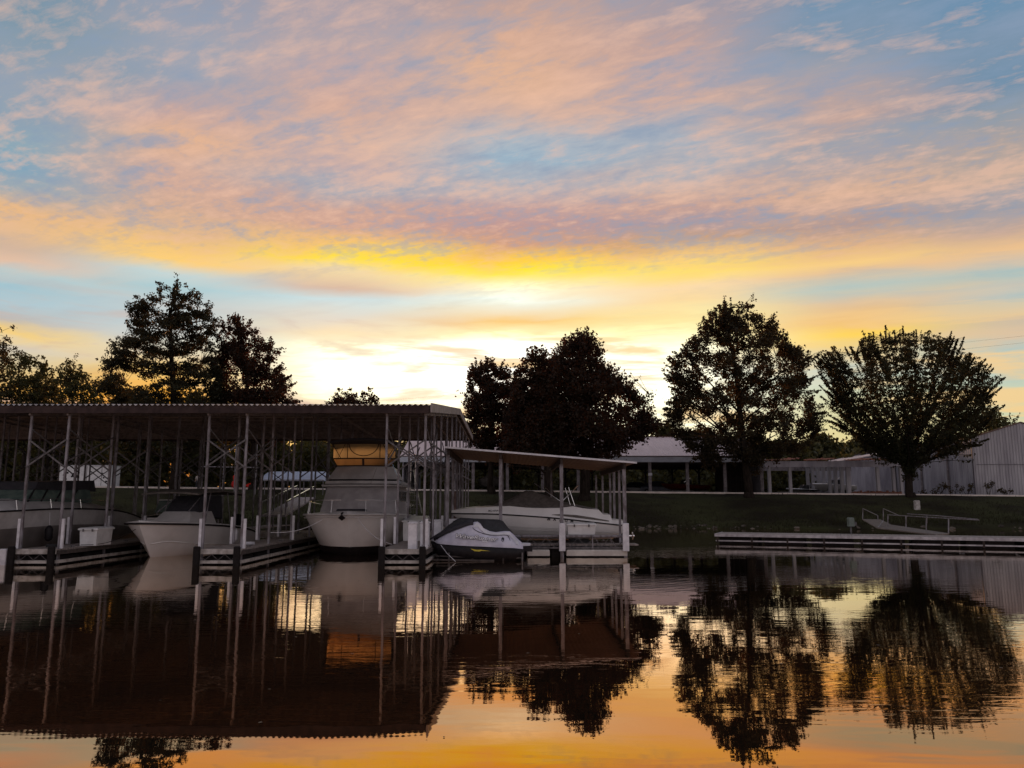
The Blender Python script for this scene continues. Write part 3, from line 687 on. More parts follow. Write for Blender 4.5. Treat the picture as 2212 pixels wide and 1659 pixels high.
for y_ in (4.6, 7.6): MB().cbox(-.5, .5, y_-.35, y_, 2.08, 2.13, .02).build('deck_hatch', black, ea)
XF[0] = None

# ------------------------------------------------------------------ cuddy boat in the back row
cu = thing('cuddy_boat', (-19.2, 46, 0), 'white cuddy boat seen past the express cruiser stern in the back row of slips', 'motor boat')
XF[0] = Matrix.Translation((-18.9, 43.0, 0))
st = [[(0,0,-.3),(1.1,0,.05),(1.2,0,.45),(1.28,0,.85),(1.25,0,1.15)],[(0,2.5,-.4),(1.12,2.5,.05),(1.24,2.5,.6),(1.32,2.5,1.0),(1.28,2.5,1.3)],
      [(0,5,-.35),(.8,4.8,.1),(.98,4.9,.7),(1.1,5,1.1),(1.05,5,1.4)],[(0,6.4,-.1),(0,6.6,.2),(0,7.0,.8),(0,7.2,1.2),(0,7.2,1.45)]]
mb, S = hull_loft(st, 0, 4); mb.build('hull', gel, cu, smooth=True)
p = st[0]; MB().add(list(p)+[(-q[0],q[1],q[2]) for q in p[::-1]], [tuple(range(10))]).build('transom', gel, cu)
L = [[(q[4][0]*k, q[4][1], q[4][2]+.12*(1-k*k)) for k in np.linspace(-1,1,7)] for q in S]
MB().rings(L, closed=False).build('deck', gel, cu, smooth=True)
MB().rings([[(-1.05,1.5,1.4),(1.05,1.5,1.4),(.95,3.8,1.45),(-.95,3.8,1.45)],[(-.85,1.6,2.05),(.85,1.6,2.05),(.6,2.9,2.0),(-.6,2.9,2.0)]], True, True).build('windscreen', glassg, cu)
MB().rings([[(-.9,1.55,2.06),(.9,1.55,2.06),(.62,2.95,2.02),(-.62,2.95,2.02)],[(-.85,1.6,2.12),(.85,1.6,2.12),(.6,2.9,2.07),(-.6,2.9,2.07)]], True, True).build('windscreen_rail', gel, cu)
MB().tube([(1.22,.1,1.15),(1.22,.12,1.85),(1.24,.14,2.25)], .06, 8).build('folded_fender_pole', gel, cu)
MB().box(-1.28,1.29,-.02,.06,.55,.62).build('stern_stripe', black, cu)
XF[0] = None

# ------------------------------------------------------------------ sport boat on its lift, seen from the side
sb = thing('sport_boat', (1, 31.8, .5), 'white bow rider with grey cockpit tent raised side on under the small slip roof', 'sport boat')
XF[0] = Matrix.Translation((-2.42, 31.9, .03)) @ Matrix.Rotation(R(-90), 4, 'Z')
st = [[(0,.75,.92),(0,.45,1.15),(0,.1,1.42),(0,0,1.50),(0,.02,1.56)],
      [(0,1.3,.62),(.34,.95,.95),(.62,.75,1.28),(.70,.7,1.50),(.64,.72,1.70)],
      [(0,2.4,.48),(.74,2.1,.72),(.98,2.05,1.15),(1.06,2.0,1.48),(.92,2.05,1.79)],
      [(0,4.2,.45),(.98,4.1,.62),(1.14,4.1,1.02),(1.20,4.1,1.34),(1.04,4.15,1.73)],
      [(0,5.6,.47),(1.02,5.5,.60),(1.16,5.5,.94),(1.20,5.5,1.19),(1.04,5.5,1.62)],
      [(0,6.5,.52),(1.02,6.55,.66),(1.14,6.75,.86),(1.16,6.78,1.05),(1.08,6.78,1.20)]]
mb, S = hull_loft(st, 0, 3); mb.build('hull', gel, sb, smooth=True)
def keepz(q, y):                                            # step down of the topsides at the stern
    return q
mb = MB(); TS = []
zt = [(0,1.56),(.35,1.66),(1.0,1.745),(2.3,1.80),(3.0,1.735),(3.6,1.72),(4.3,1.73),(4.78,1.79),(5.2,1.71),(5.78,1.66),(5.95,1.48),(6.22,1.46),(6.28,1.27),(6.78,1.22)]
zr = lambda y: float(np.interp(y, [q[3][1] for q in S], [q[3][2] for q in S]))
xr_ = lambda y: float(np.interp(y, [q[3][1] for q in S], [q[3][0] for q in S]))
for y, z in zt: TS.append([(xr_(y), y, zr(y)), (max(0, xr_(y)-.05-(z-zr(y))*.30), y, z)])
for sg in (1, -1): mb.rings([[(sg*p[0], p[1], p[2]) for p in q] for q in TS], closed=False)
mb.build('topsides', gel, sb)
MB().rings([[(q[1][0]*k, q[1][1], q[1][2]+.05*(1-k*k)) for k in np.linspace(-1,1,5)] for q in TS], closed=False).build('deck', gel, sb)
e_ = [tuple(p) for p in S[-1][:4]]; MB().add(e_+[(TS[-1][1])]+[(-TS[-1][1][0],)+TS[-1][1][1:]]+[(-p[0],p[1],p[2]) for p in e_[::-1]], [tuple(range(10))]).build('transom', gel, sb)
mb = MB()
for sg in (1, -1): mb.tube([(sg*(p[3][0]+.012), p[3][1], p[3][2]) for p in S], .026, 6)
mb.build('rub_rail', black, sb, smooth=True)
m_ = MB(); L0, L1 = [], []
for y, a, b_ in ((3.95,1.47,1.48),(4.3,1.43,1.495),(4.9,1.36,1.46),(5.5,1.29,1.37),(6.15,1.215,1.25)):
    xo = lambda z: xr_(y)+.012-(z-zr(y))*.27
    L0.append((xo(a), y, a)); L1.append((xo(b_), y, b_))
m_.rings([L0, L1], closed=False); m_.build('side_flash', canvas, sb)
m_ = MB()
for (y0, y1, z, dz_) in ((2.2,4.2,1.02,-.08),(2.2,6.6,.90,-.12)):
    m_.tube([( float(np.interp(y,[q[2][1] for q in S],[q[2][0] for q in S]))-(.0 if z>1 else .03), y, z+dz_*(y-y0)/(y1-y0)) for y in np.linspace(y0,y1,9)], .008, 4)
m_.build('styling_lines', gelw, sb)
apex = (0, 3.05, 2.42)
base = [(-.9,2.0,1.80),(-.5,1.75,1.84),(0,1.65,1.86),(.5,1.75,1.84),(.9,2.0,1.80),(.97,3.0,1.75),(.98,4.2,1.74),(.98,4.8,1.80),(.94,5.7,1.67),(0,5.85,1.68),(-.94,5.7,1.67),(-.98,4.8,1.80),(-.98,4.2,1.74),(-.97,3.0,1.75)]
mid = [(p[0]*.55, apex[1]+(p[1]-apex[1])*.5, apex[2]+(p[2]-apex[2])*.60) for p in base]
top_ = [(p[0]*.06, apex[1]+(p[1]-apex[1])*.06, apex[2]-.01) for p in base]
MB().rings([base, mid, top_], False, True).build('cockpit_tent', canvas, sb)
m_ = MB()
m_.tube([(.95,4.35,1.95),(.9,3.3,2.68)], .018, 6); m_.tube([(.95,3.3+1.05,1.95),(.95,5.0,2.6)], .018, 6); m_.tube([(.95,4.35,1.95),(.96,4.35,1.74)], .014, 6)
m_.tube([(-.95,4.35,1.95),(-.9,3.75,2.6)], .018, 6)
m_.build('folded_bimini_frame', chrome, sb)
m_ = MB(); m_.tube([(.95,4.86,1.80),(.95,4.62,2.52)], .018, 6); m_.tube([(.85,4.7,1.80),(.85,4.5,2.5)], .013, 6); m_.build('tower_strut', chrome, sb)
m_ = MB(); m_.rings([[(-.2,6.4,.75),(.2,6.4,.75),(.2,6.9,.85),(-.2,6.9,.85)],[(-.12,6.5,.35),(.12,6.5,.35),(.12,6.9,.35),(-.12,6.9,.35)]], True, True); m_.build('stern_drive', black, sb)
m_ = MB()
for a in range(3):
    an_ = a*2*math.pi/3; c_ = Vector((0, 7.2, .62)); d_ = Vector((math.cos(an_), .25, math.sin(an_)))
    m_.blob(tuple(c_+d_*.10), .055, .03, .075, 8, 4)
m_.tube([(0,6.85,.62),(0,7.3,.62)], .035, 6); m_.build('propeller', chrome, sb)
XF[0] = None
M_ = Matrix.Translation((0,0,0))
def side_text(o, body, x0, x1, y, Y, size, material, name, shear=0, spacing=1.0, bold=0.0, tilt=0):
    a = at((x0+x1)/2, y, Y)
    M = Matrix.Translation(a) @ Matrix.Rotation(tilt, 4, 'Y') @ Matrix.Rotation(math.pi/2, 4, 'X')
    return text_mesh(name, body, size, material, o, M, shear, .003, bold, spacing)
for ch, xc, yc in (("M",1185.5,1122.3),("A",1198,1123.2),("X",1211,1124.4),("U",1223,1125.6),("M",1235.5,1127.0)):
    side_text(sb, ch, xc, xc, yc-1.0, 30.69, .15, letter, 'hull_lettering', bold=.006, tilt=R(4))
side_text(sb, "MO 4719 AZ", 1070, 1070, 1103.6, 30.93, .10, letter, 'registration_number', bold=.001)
lf = thing('boat_lift', (1, 31.5, .1), 'grey steel boat lift cradle holding up the white bow rider', 'boat lift')
MB().box(-1.8, 4.0, 31.1, 31.25, .28, .42).build('cradle_beam', galv2, lf)
MB().box(-1.8, 4.0, 32.55, 32.70, .28, .42).build('cradle_beam', galv2, lf)
for X in (-.2, 2.6):
    MB().box(X-.08, X+.08, 30.5, 33.3, .14, .27).build('cross_member', galv2, lf)
    for sy in (31.1, 32.55): MB().box(X-.4, X+.4, sy, sy+.14, .42, .56).build('bunk_pad', coverb, lf)
MB().cbox(-2.0, 4.0, 33.0, 33.8, -.2, .25, .05).build('float_tank', rubber, lf)
MB().cbox(-2.0, 4.0, 30.5, 30.95, -.2, .22, .05).build('float_tank', rubber, lf)

# ------------------------------------------------------------------ two jet skis on a drive-on lift
def jetski(name, label, origin, sc, cov, hullm, logo, pr=None):
    j = thing(name, origin, label, 'jet ski', None)
    ox, oy, oz = origin
    T = lambda x, y, z: (ox+x*sc, oy+y, oz+z*sc)
    # body profile from the bow (x=0) to the stern; skirt z, top z, half width at the skirt, half width at the shoulder
    pr = pr or [(0.00,.46,.50,.04,.02),(.14,.45,.60,.24,.08),(.45,.42,.78,.40,.17),(.85,.39,.96,.50,.22),(1.18,.37,1.10,.54,.25),(1.40,.36,1.18,.55,.24),
          (1.52,.355,1.19,.56,.22),(1.62,.35,1.12,.56,.18),(1.72,.345,.97,.56,.17),(1.95,.335,.86,.56,.17),(2.15,.325,.83,.56,.18),(2.45,.31,.865,.55,.18),(2.64,.30,.86,.54,.16),(2.76,.29,.76,.52,.14),(2.92,.28,.60,.50,.14),(3.10,.26,.44,.46,.2)]
    L = []
    for (x, zb, ztp, w0, w1) in pr:
        h = ztp-zb
        half = [(w0*1.0, zb), (w0*.99, zb+h*.14), (w0*.80+w1*.15, zb+h*.45), (w1*1.25, zb+h*.72), (w1*1.05, zb+h*.88), (w1*.7, ztp-.01), (0, ztp)]
        ring = [T(x, -a, z) for a, z in half] + [T(x, a, z) for a, z in half[-2::-1]]
        L.append(ring)
    MB().rings(L, True, True, closed=False).build('cover', cov, j, smooth=True)
    hs = [(-.10,.52,.45,.50,.05),(.2,-.06,.02,.44,.32),(.8,-.17,-.10,.40,.52),(1.8,-.21,-.14,.36,.58),(2.8,-.19,-.12,.31,.56),(3.14,-.08,-.02,.27,.48)]
    L = []
    for (x, zk, zc_, zt_, w_) in hs:
        L.append([T(x, 0, zk), T(x, w_*.8, zc_), T(x, w_, (zc_+zt_)/2), T(x, w_*1.0, zt_), T(x, 0, zt_+.03), T(x, -w_, zt_), T(x, -w_, (zc_+zt_)/2), T(x, -w_*.8, zc_)])
    MB().rings(L, True, True).build('hull', hullm, j, smooth=True)
    L = []                                                # stern platform and grab pad
    for (x, z0_, z1_, w_) in ((2.70,.34,.52,.22),(3.05,.36,.44,.24),(3.36,.38,.43,.22)):
        L.append([T(x,-w_,z0_),T(x,-w_,z1_),T(x,0,z1_+.03),T(x,w_,z1_),T(x,w_,z0_)])
    MB().rings(L, True, True).build('rear_pad', mat('pale_cover', (.62,.62,.66), (.48,.48,.52), 3, .7) if logo else cov, j)
    L = [[T(x,-.3,.18), T(x,-.3,.36), T(x,.3,.36), T(x,.3,.18)] for x in (3.0, 3.42)]
    MB().rings(L, True, True).build('swim_step', black, j)
    return j, T, pr
js, T, pr = jetski('jet_ski', 'jet ski under a silver cover with lettering along its side, nearest the camera', (-2.72, 27.9, .12), 1.0, cover, black, True)
# dark hood of the cover over the nose
L = []
for i, (x, zb, ztp, w0, w1) in enumerate(pr[:7]):
    L.append([T(x-.14, a, z+.055) for a, z in ((-w0*.45-.0, zb+(ztp-zb)*.80),(-w1*1.2, zb+(ztp-zb)*.92),(-w1*.6, ztp+.03),(0, ztp+.05),(w1*.6, ztp+.03),(w1*1.2, zb+(ztp-zb)*.92),(w0*.45, zb+(ztp-zb)*.80))])
MB().rings(L, closed=False).build('nose_hood', bcanv, js, smooth=True)
palec = mat('pale_cover', (.62,.62,.66), None)
def on_side(x, z):                                        # y of the near flank of the cover at x, z
    P_ = np.array(pr); zb, ztp, w0, w1 = [np.interp(x, P_[:,0], P_[:,k]) for k in (1,2,3,4)]; h = ztp-zb
    zz = [zb, zb+h*.14, zb+h*.45, zb+h*.72, zb+h*.88, ztp]; ww = [w0, w0*.99, w0*.80+w1*.15, w1*1.25, w1*1.05, w1*.7]
    return -float(np.interp(z, zz, ww)) - .022
def strip(name, pts, wd, m):
    L0 = []; L1 = []
    for (x, z), w_ in zip(pts, wd):
        L0.append(T(x, on_side(x, z-w_/2), z-w_/2)); L1.append(T(x, on_side(x, z+w_/2), z+w_/2))
    MB().rings([L0, L1], closed=False).build(name, m, js)
strip('seat_panel', [(1.40,1.02),(1.47,1.09),(1.55,1.09),(1.64,.99),(1.78,.86),(1.98,.79),(2.2,.77),(2.45,.79),(2.62,.79),(2.72,.68),(2.86,.52),(2.95,.46)], [.05,.13,.14,.15,.12,.09,.08,.08,.09,.12,.14,.10], palec)
strip('piping', [(1.36,1.00),(1.42,.93),(1.55,.86),(1.72,.79),(1.98,.74),(2.2,.73),(2.45,.745),(2.56,.73),(2.62,.66),(2.66,.56)], [.02,.022,.025,.022,.018,.014,.014,.02,.05,.035], bcanv)
strip('cleat', [(2.36,.60),(2.40,.60),(2.45,.60)], [.07,.15,.08], bcanv)
m_ = MB(); m_.add([T(1.30,-.575,.30), T(1.44,-.585,.215), T(1.60,-.592,.20), T(1.68,-.592,.225), T(1.98,-.592,.215), T(1.66,-.588,.262), T(1.50,-.585,.262)], [(0,1,2,3,4,5,6)]); m_.build('yellow_flash', yellow, js)
def js_text(body, x, z, size, m, nm, shear=.35, bold=.006, off=0.0, spacing=1.0):
    y = on_side(x, z) - off
    k = (on_side(x, z+.05)-on_side(x, z-.05))/.1
    M = Matrix.Translation(Vector(T(x, y, z))) @ Matrix.Rotation(R(5.0), 4, 'Y') @ Matrix.Rotation(math.pi/2 - math.atan(k), 4, 'X')
    text_mesh(nm, body, size, m, js, M @ Matrix.Scale(1.38 if len(body) > 3 else 1.2, 4, (1,0,0)), shear, .002, bold, spacing)
js_text("WaveRunner", 1.47, .665, .20, letter, 'lettering_outline', bold=.012, off=.010, spacing=.98)
js_text("WaveRunner", 1.47, .665, .20, letterw, 'lettering', bold=.003, off=.024, spacing=.98)
js_text("VX", 1.78, .545, .13, letterw, 'lettering', off=.02)
js2, T2, _ = jetski('jet_ski', 'jet ski under a plain charcoal cover just behind the silver covered one', (-2.78, 29.0, .30), .92, coverb, black, False,
   pr=[(0.0,.46,.5,.04,.02),(.2,.40,.66,.3,.1),(.5,.36,.92,.44,.2),(.8,.34,1.14,.5,.26),(1.0,.33,1.22,.54,.28),(1.5,.32,1.19,.56,.28),(2.0,.31,1.17,.56,.28),(2.5,.30,1.15,.54,.26),(2.68,.30,1.08,.52,.24),(2.85,.30,.86,.5,.22),(3.05,.30,.66,.46,.2)])
js['group'] = js2['group'] = 'jet skis on the floating ramps'
jl = thing('jet_ski_lift', (-1.2, 27.9, 0), 'low dark lift frame with thin grey rails under the silver covered jet ski', 'lift frame')
MB().bar((-2.9, 27.25, .055), (-.6, 27.3, .02), .05, .05).build('front_rail', woodd, jl)
MB().bar((-2.6, 27.45, .16), (.35, 27.45, .10), .05, .045).build('cradle_rail', woodd, jl)
MB().bar((-2.6, 28.4, .16), (.35, 28.4, .10), .05, .045).build('cradle_rail', woodd, jl)
for X in (-2.55, -1.35, -.3): MB().box(X-.03, X+.03, 27.4, 28.5, -.3, .09).build('cross_member', darkw, jl)
for X in (-2.15, .35): MB().tube([(X, 27.4, -.3), (X, 27.4, .28)], .03, 6).build('guide_post', galv2, jl)
r_ = MB().tube([tuple(at(952, 1177, 27.3)), tuple(at(966, 1196, 27.0)), tuple(at(984, 1213, 26.8))], .009, 4).build('mooring_line', pvc, None, top=tuple(at(984,1213,26.8)))
tag(r_, 'thin pale mooring line running from the silver jet ski cover down to the water', 'rope')

# ------------------------------------------------------------------ boxes, bins and pedestals on the docks
def dockbox(label, x0, x1, y0, y1, z0, z1, cat='dock box', m=boxm, lidslope=.0):
    o = thing('dock_box', ((x0+x1)/2, (y0+y1)/2, z0), label, cat)
    s_ = .04
    MB().rings([[(x0+s_,y0+s_,z0),(x1-s_,y0+s_,z0),(x1-s_,y1-s_,z0),(x0+s_,y1-s_,z0)],[(x0+.015,y0+.015,z1-.07),(x1-.015,y0+.015,z1-.07),(x1-.015,y1-.015,z1-.07),(x0+.015,y1-.015,z1-.07)]], True, True).build('tub', m, o)
    MB().rings([[(x0-.03,y0-.03,z1-.066),(x1+.03,y0-.03,z1-.066),(x1+.03,y1+.03,z1-.066),(x0-.03,y1+.03,z1-.066)],[(x0-.03,y0-.03,z1-.02),(x1+.03,y0-.03,z1-.02),(x1+.03,y1+.03,z1-.02),(x0-.03,y1+.03,z1-.02)],
       [(x0+.03,y0+.03,z1+.01),(x1-.03,y0+.03,z1+.01),(x1-.03,y1-.03,z1+.03+lidslope),(x0+.03,y1-.03,z1+.03+lidslope)]], True, True).build('lid', m, o)
    for q in (.25, .75):
        X = x0+(x1-x0)*q; MB().box(X-.025, X+.025, y0-.045, y0-.02, z1-.12, z1-.03).build('latch', galv2, o)
    return o
dockbox('wide white dock box in front of the sport boat, between the two white bumper posts', 2.03, 3.10, 29.46, 29.95, .80, 1.20) 
dockbox('white dock box standing on the leftmost finger pier', -14.35+.02-.55, -13.95-.0+.15-.45, 27.5, 28.6, .50, 1.10)
dockbox('large white dock box with sloping lid to the right of the flybridge cruiser', -4.28, -3.35, 31.2, 32.6, .49, 1.28, lidslope=.12)
def pedestal(label, X, Y, w_, h, z0=.49):
    o = thing('power_pedestal', (X, Y, z0), label, 'dock pedestal', 'white pedestals at the cruiser pier')
    MB().cbox(X-w_/2, X+w_/2, Y-w_/2, Y+w_/2, z0, z0+h-.06, .012).build('column', pvc, o)
    MB().rings([[(X+a*(w_/2+.025), Y+b*(w_/2+.025), z0+h-.058) for a,b in ((-1,-1),(1,-1),(1,1),(-1,1))],[(X+a*(w_/2+.025), Y+b*(w_/2+.025), z0+h-.02) for a,b in ((-1,-1),(1,-1),(1,1),(-1,1))],
      [(X+a*(w_/2-.03), Y+b*(w_/2-.03), z0+h) for a,b in ((-1,-1),(1,-1),(1,1),(-1,1))]], True, True).build('cap', pvc, o)
pedestal('front white square pedestal at the end of the pier beside the silver jet ski', -3.22, 26.0, .28, .86)
pedestal('second white square pedestal, just behind the front one on the cruiser pier', -2.98, 27.4, .30, .84)
pedestal('third and farthest white square pedestal on the cruiser pier', -2.74, 29.6, .28, .86)
o = thing('utility_post', (-2.25, 30.6, .45), 'white utility post with a dark bracket behind the nose of the jet ski', 'utility post')
MB().cbox(-2.45, -2.05, 30.4, 30.7, .45, 1.35, .02).build('cabinet', pvc, o); MB().cbox(-2.24, -2.17, 30.33, 30.395, 1.0, 1.28, .01).build('bracket', black, o)
o = thing('piling', (-2.5, 35.4, 0), 'thick weathered wooden mooring pile with a pale cap behind the sport boat bow', 'mooring pile')
MB().tube([(-2.55, 35.4, -1), (-2.55, 35.4, 2.46)], .17, 12, .16).build('pole', mat('pile_wood', (.26,.18,.16), (.15,.10,.09), 5, .8), o); MB().tube([(-2.55, 35.4, 2.465), (-2.55, 35.4, 2.52)], .18, 12).build('cap', pvc, o)

# ------------------------------------------------------------------ walkway from the shed dock up the bank
gw = thing('shore_gangway', tuple(at(610, 1100, 50)), 'steep aluminium gangway with handrails rising from the shed dock to the bank', 'gangway')
a0 = Vector((-16.0, 43.2, .55)); b0 = Vector((-17.0, 60.5, 2.2)); a0 = at(573, 1113, 46); b0 = at(648, 1074, 60)
sd_ = Vector((1.15, 0, 0)); m_ = MB()
m_.add([a0-sd_*.2, a0+sd_, b0+sd_, b0-sd_*.2, a0-sd_*.2-Vector((0,0,.1)), a0+sd_-Vector((0,0,.1)), b0+sd_-Vector((0,0,.1)), b0-sd_*.2-Vector((0,0,.1))], [(0,1,2,3),(4,7,6,5),(0,4,5,1),(1,5,6,2),(2,6,7,3),(3,7,4,0)])
m_.build('ramp_deck', galv, gw)
for s_ in (-.2, 1.0):
    MB().bar(a0+sd_*s_+Vector((0,0,.75)), b0+sd_*s_+Vector((0,0,.85)), .06, .07).build('handrail', chrome, gw)
    for k in range(6):
        p = a0.lerp(b0, k/5)+sd_*s_; MB().bar(p, p+Vector((0,0,.82)), .05, .05).build('rail_post', galv, gw)

# ------------------------------------------------------------------ right-hand open dock
DL, DR = at(1546, 1153, 38.9), at(2300, 1164.5, 33.4); DL.z = DR.z = .45
dv = (DR-DL).normalized(); nv = Vector((-dv.y, dv.x, 0)); LEN = (DR-DL).length + 10
def dp(u, v, z): p = DL + dv*u + nv*v; return (p.x, p.y, z)
od = thing('open_dock', (DL.x, DL.y, 0), 'long low open dock with pale edge boards stretching to the right edge', 'dock')
def dbox(u0, u1, v0, v1, z0, z1): 
    return MB().add([dp(u0,v0,z0),dp(u1,v0,z0),dp(u1,v1,z0),dp(u0,v1,z0),dp(u0,v0,z1),dp(u1,v0,z1),dp(u1,v1,z1),dp(u0,v1,z1)], [(0,3,2,1),(4,5,6,7),(0,1,5,4),(1,2,6,5),(2,3,7,6),(3,0,4,7)])
m_ = MB()
for i in range(int(LEN/.16)):
    b_ = dbox(i*.16+.005, i*.16+.155, 0, 2.5, .41, .45); m_.add(b_.v, b_.f)
m_.build('deck', wood, od)
palb = mat('pale_edge_board', (.46,.45,.48), (.28,.27,.29), 4, .6)
dbox(-.05, LEN, -.07, -.01, .33, .46).build('edge_board', palb, od); dbox(-.06, -.01, 0, 2.5, .33, .46).build('end_board', palb, od)
dbox(0, LEN, -.05, .0, .10, .16).build('lower_board', palb, od)
m_ = MB()
for i in range(int(LEN/2.1)):
    b_ = dbox(i*2.1+.15, i*2.1+1.95, .1, 2.4, -.3, .30); m_.add(b_.v, b_.f)
m_.build('floats', rubber, od)
for i in range(int(LEN/1.6)):
    dbox(i*1.6+.05, i*1.6+.13, -.09, -.065, .04, .32).build('strut', darkw, od)
# gangway with handrails
rg = thing('railed_gangway', tuple(at(1880, 1125, 55)), 'pale gangway with long handrails leading from the grass bank down to the open dock', 'gangway')
planks = mat('dark_planks', (.15,.125,.11), (.085,.07,.062), 5, .8)
def quad_deck(pts, th, nm, m, par):
    mb = MB(); up = [Vector(p) for p in pts]; dn = [p-Vector((0,0,th)) for p in up]
    n = len(up); mb.rings([dn, up], True, True); return mb.build(nm, m, par)
p0, p1 = at(1862, 1121, 58), at(1902, 1122, 57.5)
q0, q1 = at(1895, 1140, 48), at(1925, 1133, 50)
quad_deck([q0, q1, p1, p0], .06, 'upper_ramp', planks, rg)
e0, e1 = at(2022, 1154.5, 38.2), at(2050, 1152, 39.8)
quad_deck([e0, e1, q1+Vector((.02,0,-.01)), q0+Vector((.02,0,-.01))], .06, 'lower_ramp', planks, rg)
rl = lambda pts, r_=.026: MB().tube([tuple(p) for p in pts], r_, 6).build('handrail', galv, rg)
pst = lambda p, q, r_=.03: MB().tube([tuple(p), tuple(q)], r_, 6).build('rail_post', galv, rg)
rl([at(1864,1098.5,58), at(1896,1113.5,52)]); pst(at(1864,1098.5,58), at(1863.5,1121.5,58)); pst(at(1896,1113.5,52), at(1896.5,1124,52))
rl([at(1908,1098.5,57.5), at(1943,1114,50)]); pst(at(1908,1098.5,57.5), at(1908,1124,57.5)); pst(at(1908,1125,50), at(1896,1140,48.5), .03)
rl([at(1917,1112,49), at(2000,1117,44), at(2115,1123.5,39.5)]); rl([at(1960,1110,50), at(2030,1114.5,45), at(2113,1122,40.5)])
for x_, yt, yb, Y_ in ((1918,1112,1138,48.5),(1957,1114.5,1144,46.2),(2001,1118,1150,42.8),(2049,1120.5,1153.5,40.2),(2002,1113,1130,46.5)):
    pst(at(x_,yt,Y_), at(x_,yb,Y_))
pp = thing('dock_power_post', tuple(at(1837, 1150, 38.6)), 'small dark green power box on a thin post at the open dock', 'power post')
a = at(1836.5, 1118, 38.6); MB().cbox(a.x-.14, a.x+.14, 38.45, 38.7, a.z-.42, a.z, .03).build('box', mat('green_box', (.12,.15,.13), None, 4, .5), pp); MB().cbox(a.x+.15, a.x+.26, 38.5, 38.66, a.z-.38, a.z-.2, .02).build('socket', galv2, pp)
MB().tube([(a.x, 38.6, .45), (a.x, 38.6, a.z-.42)], .04, 6).build('post', galv2, pp)
a = at(1974, 1081, 66); b_ = at(1975, 1102, 65.5); mp = MB().cbox(a.x-.22, a.x+.22, 65.4, 65.7, b_.z-.2, a.z, .05).build('marker_post', conc, None, top=(a.x, 65.5, b_.z)); tag(mp, 'short pale marker post on the grass bank below the right-hand tree', 'marker post')

# ------------------------------------------------------------------ open-front storage building
b1 = thing('storage_shed', (8, 82, top_z(8)), 'long open fronted boat storage building with a pinkish metal gable roof', 'storage building')
bx0, bx1, by0, by1, byr = -11.4, xx(1649, 990, 82), 82.0, 98.0, 90.0
ze0, zr0 = 6.72, 9.32
mb = MB(); n = int((bx1-bx0)/.3)*4
prof = [(bx0-.2+(bx1-bx0+.4)*i/n, .035*(1 if i%4 in (0,) else 0)) for i in range(n+1)]
mb.rings([[(x, Y, z+q) for x, q in prof] for Y, z in ((by0-.35, ze0-.06), (byr, zr0), (by1+.35, ze0-.06))], closed=False)
mb.rings([[(x, Y, z+q-.03) for x, q in prof] for Y, z in ((by0-.35, ze0-.06), (byr, zr0), (by1+.35, ze0-.06))], closed=False)
mb.build('roof', pinkr, b1)
MB().box(bx0, bx1-.1, byr-.12, byr+.12, zr0+.03, zr0+.08).build('ridge_cap', trim, b1)
MB().box(bx0-.2, bx1+.1, by0-.40, by0-.30, ze0-.68, ze0-.12).build('fascia', bluef, b1)
MB().box(bx0-.2, bx1+.1, by0-.44, by0-.31, ze0-.10, ze0-.03).build('gutter', trim, b1)
for X in (bx0, bx1):
    MB().add([(X,by0-.3,ze0-.12),(X,byr,zr0-.05),(X,by1+.3,ze0-.12),(X+.06,by0-.3,ze0-.12),(X+.06,byr,zr0-.05),(X+.06,by1+.3,ze0-.12)], [(0,1,2),(3,5,4),(0,3,4,1),(1,4,5,2),(2,5,3,0)]).build('gable', wallm, b1)
for x_ in (900, 941, 981, 1022, 1096, 1172, 1249, 1326, 1404, 1485, 1566, 1645):
    X = xx(x_, 1030, 82.0); MB().box(X-.15, X+.15, 81.9, 82.2, top_z(X)-.2, ze0-.66).build('post', postb, b1)
for i in range(11):
    X = bx0+1.5+i*3.3
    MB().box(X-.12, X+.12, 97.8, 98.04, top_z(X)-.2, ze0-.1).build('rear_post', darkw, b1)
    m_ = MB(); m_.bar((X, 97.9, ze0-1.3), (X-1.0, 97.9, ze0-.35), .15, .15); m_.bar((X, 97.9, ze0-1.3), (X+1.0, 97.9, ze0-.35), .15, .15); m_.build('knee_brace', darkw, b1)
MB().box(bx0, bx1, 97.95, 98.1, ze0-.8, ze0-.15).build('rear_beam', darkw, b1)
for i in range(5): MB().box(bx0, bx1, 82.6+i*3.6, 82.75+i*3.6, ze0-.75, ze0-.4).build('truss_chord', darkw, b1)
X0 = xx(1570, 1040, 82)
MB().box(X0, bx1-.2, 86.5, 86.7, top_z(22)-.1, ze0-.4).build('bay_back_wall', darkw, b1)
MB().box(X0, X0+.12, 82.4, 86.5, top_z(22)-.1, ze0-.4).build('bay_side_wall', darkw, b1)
MB().box(bx1-.12, bx1+.02, 82.3, 97.8, top_z(26)-.1, ze0-.1).build('end_wall', wallm, b1)
for q in range(6): MB().box(X0+.4+q*.6, X0+.46+q*.6, 86.42, 86.5, top_z(22), ze0-.6).build('wall_batten', woodd, b1)
MB().box(bx0, bx0+.1, 82.3, 97.8, top_z(-10)-.1, ze0-.1).build('end_wall', wallm, b1)
sgn = MB(); X = xx(1405, 1030, 81.8); sgn.box(X-.2, X+.2, 81.86, 81.885, top_z(X)+1.9, top_z(X)+2.15); sgn.build('notice_plate', pvc, b1)

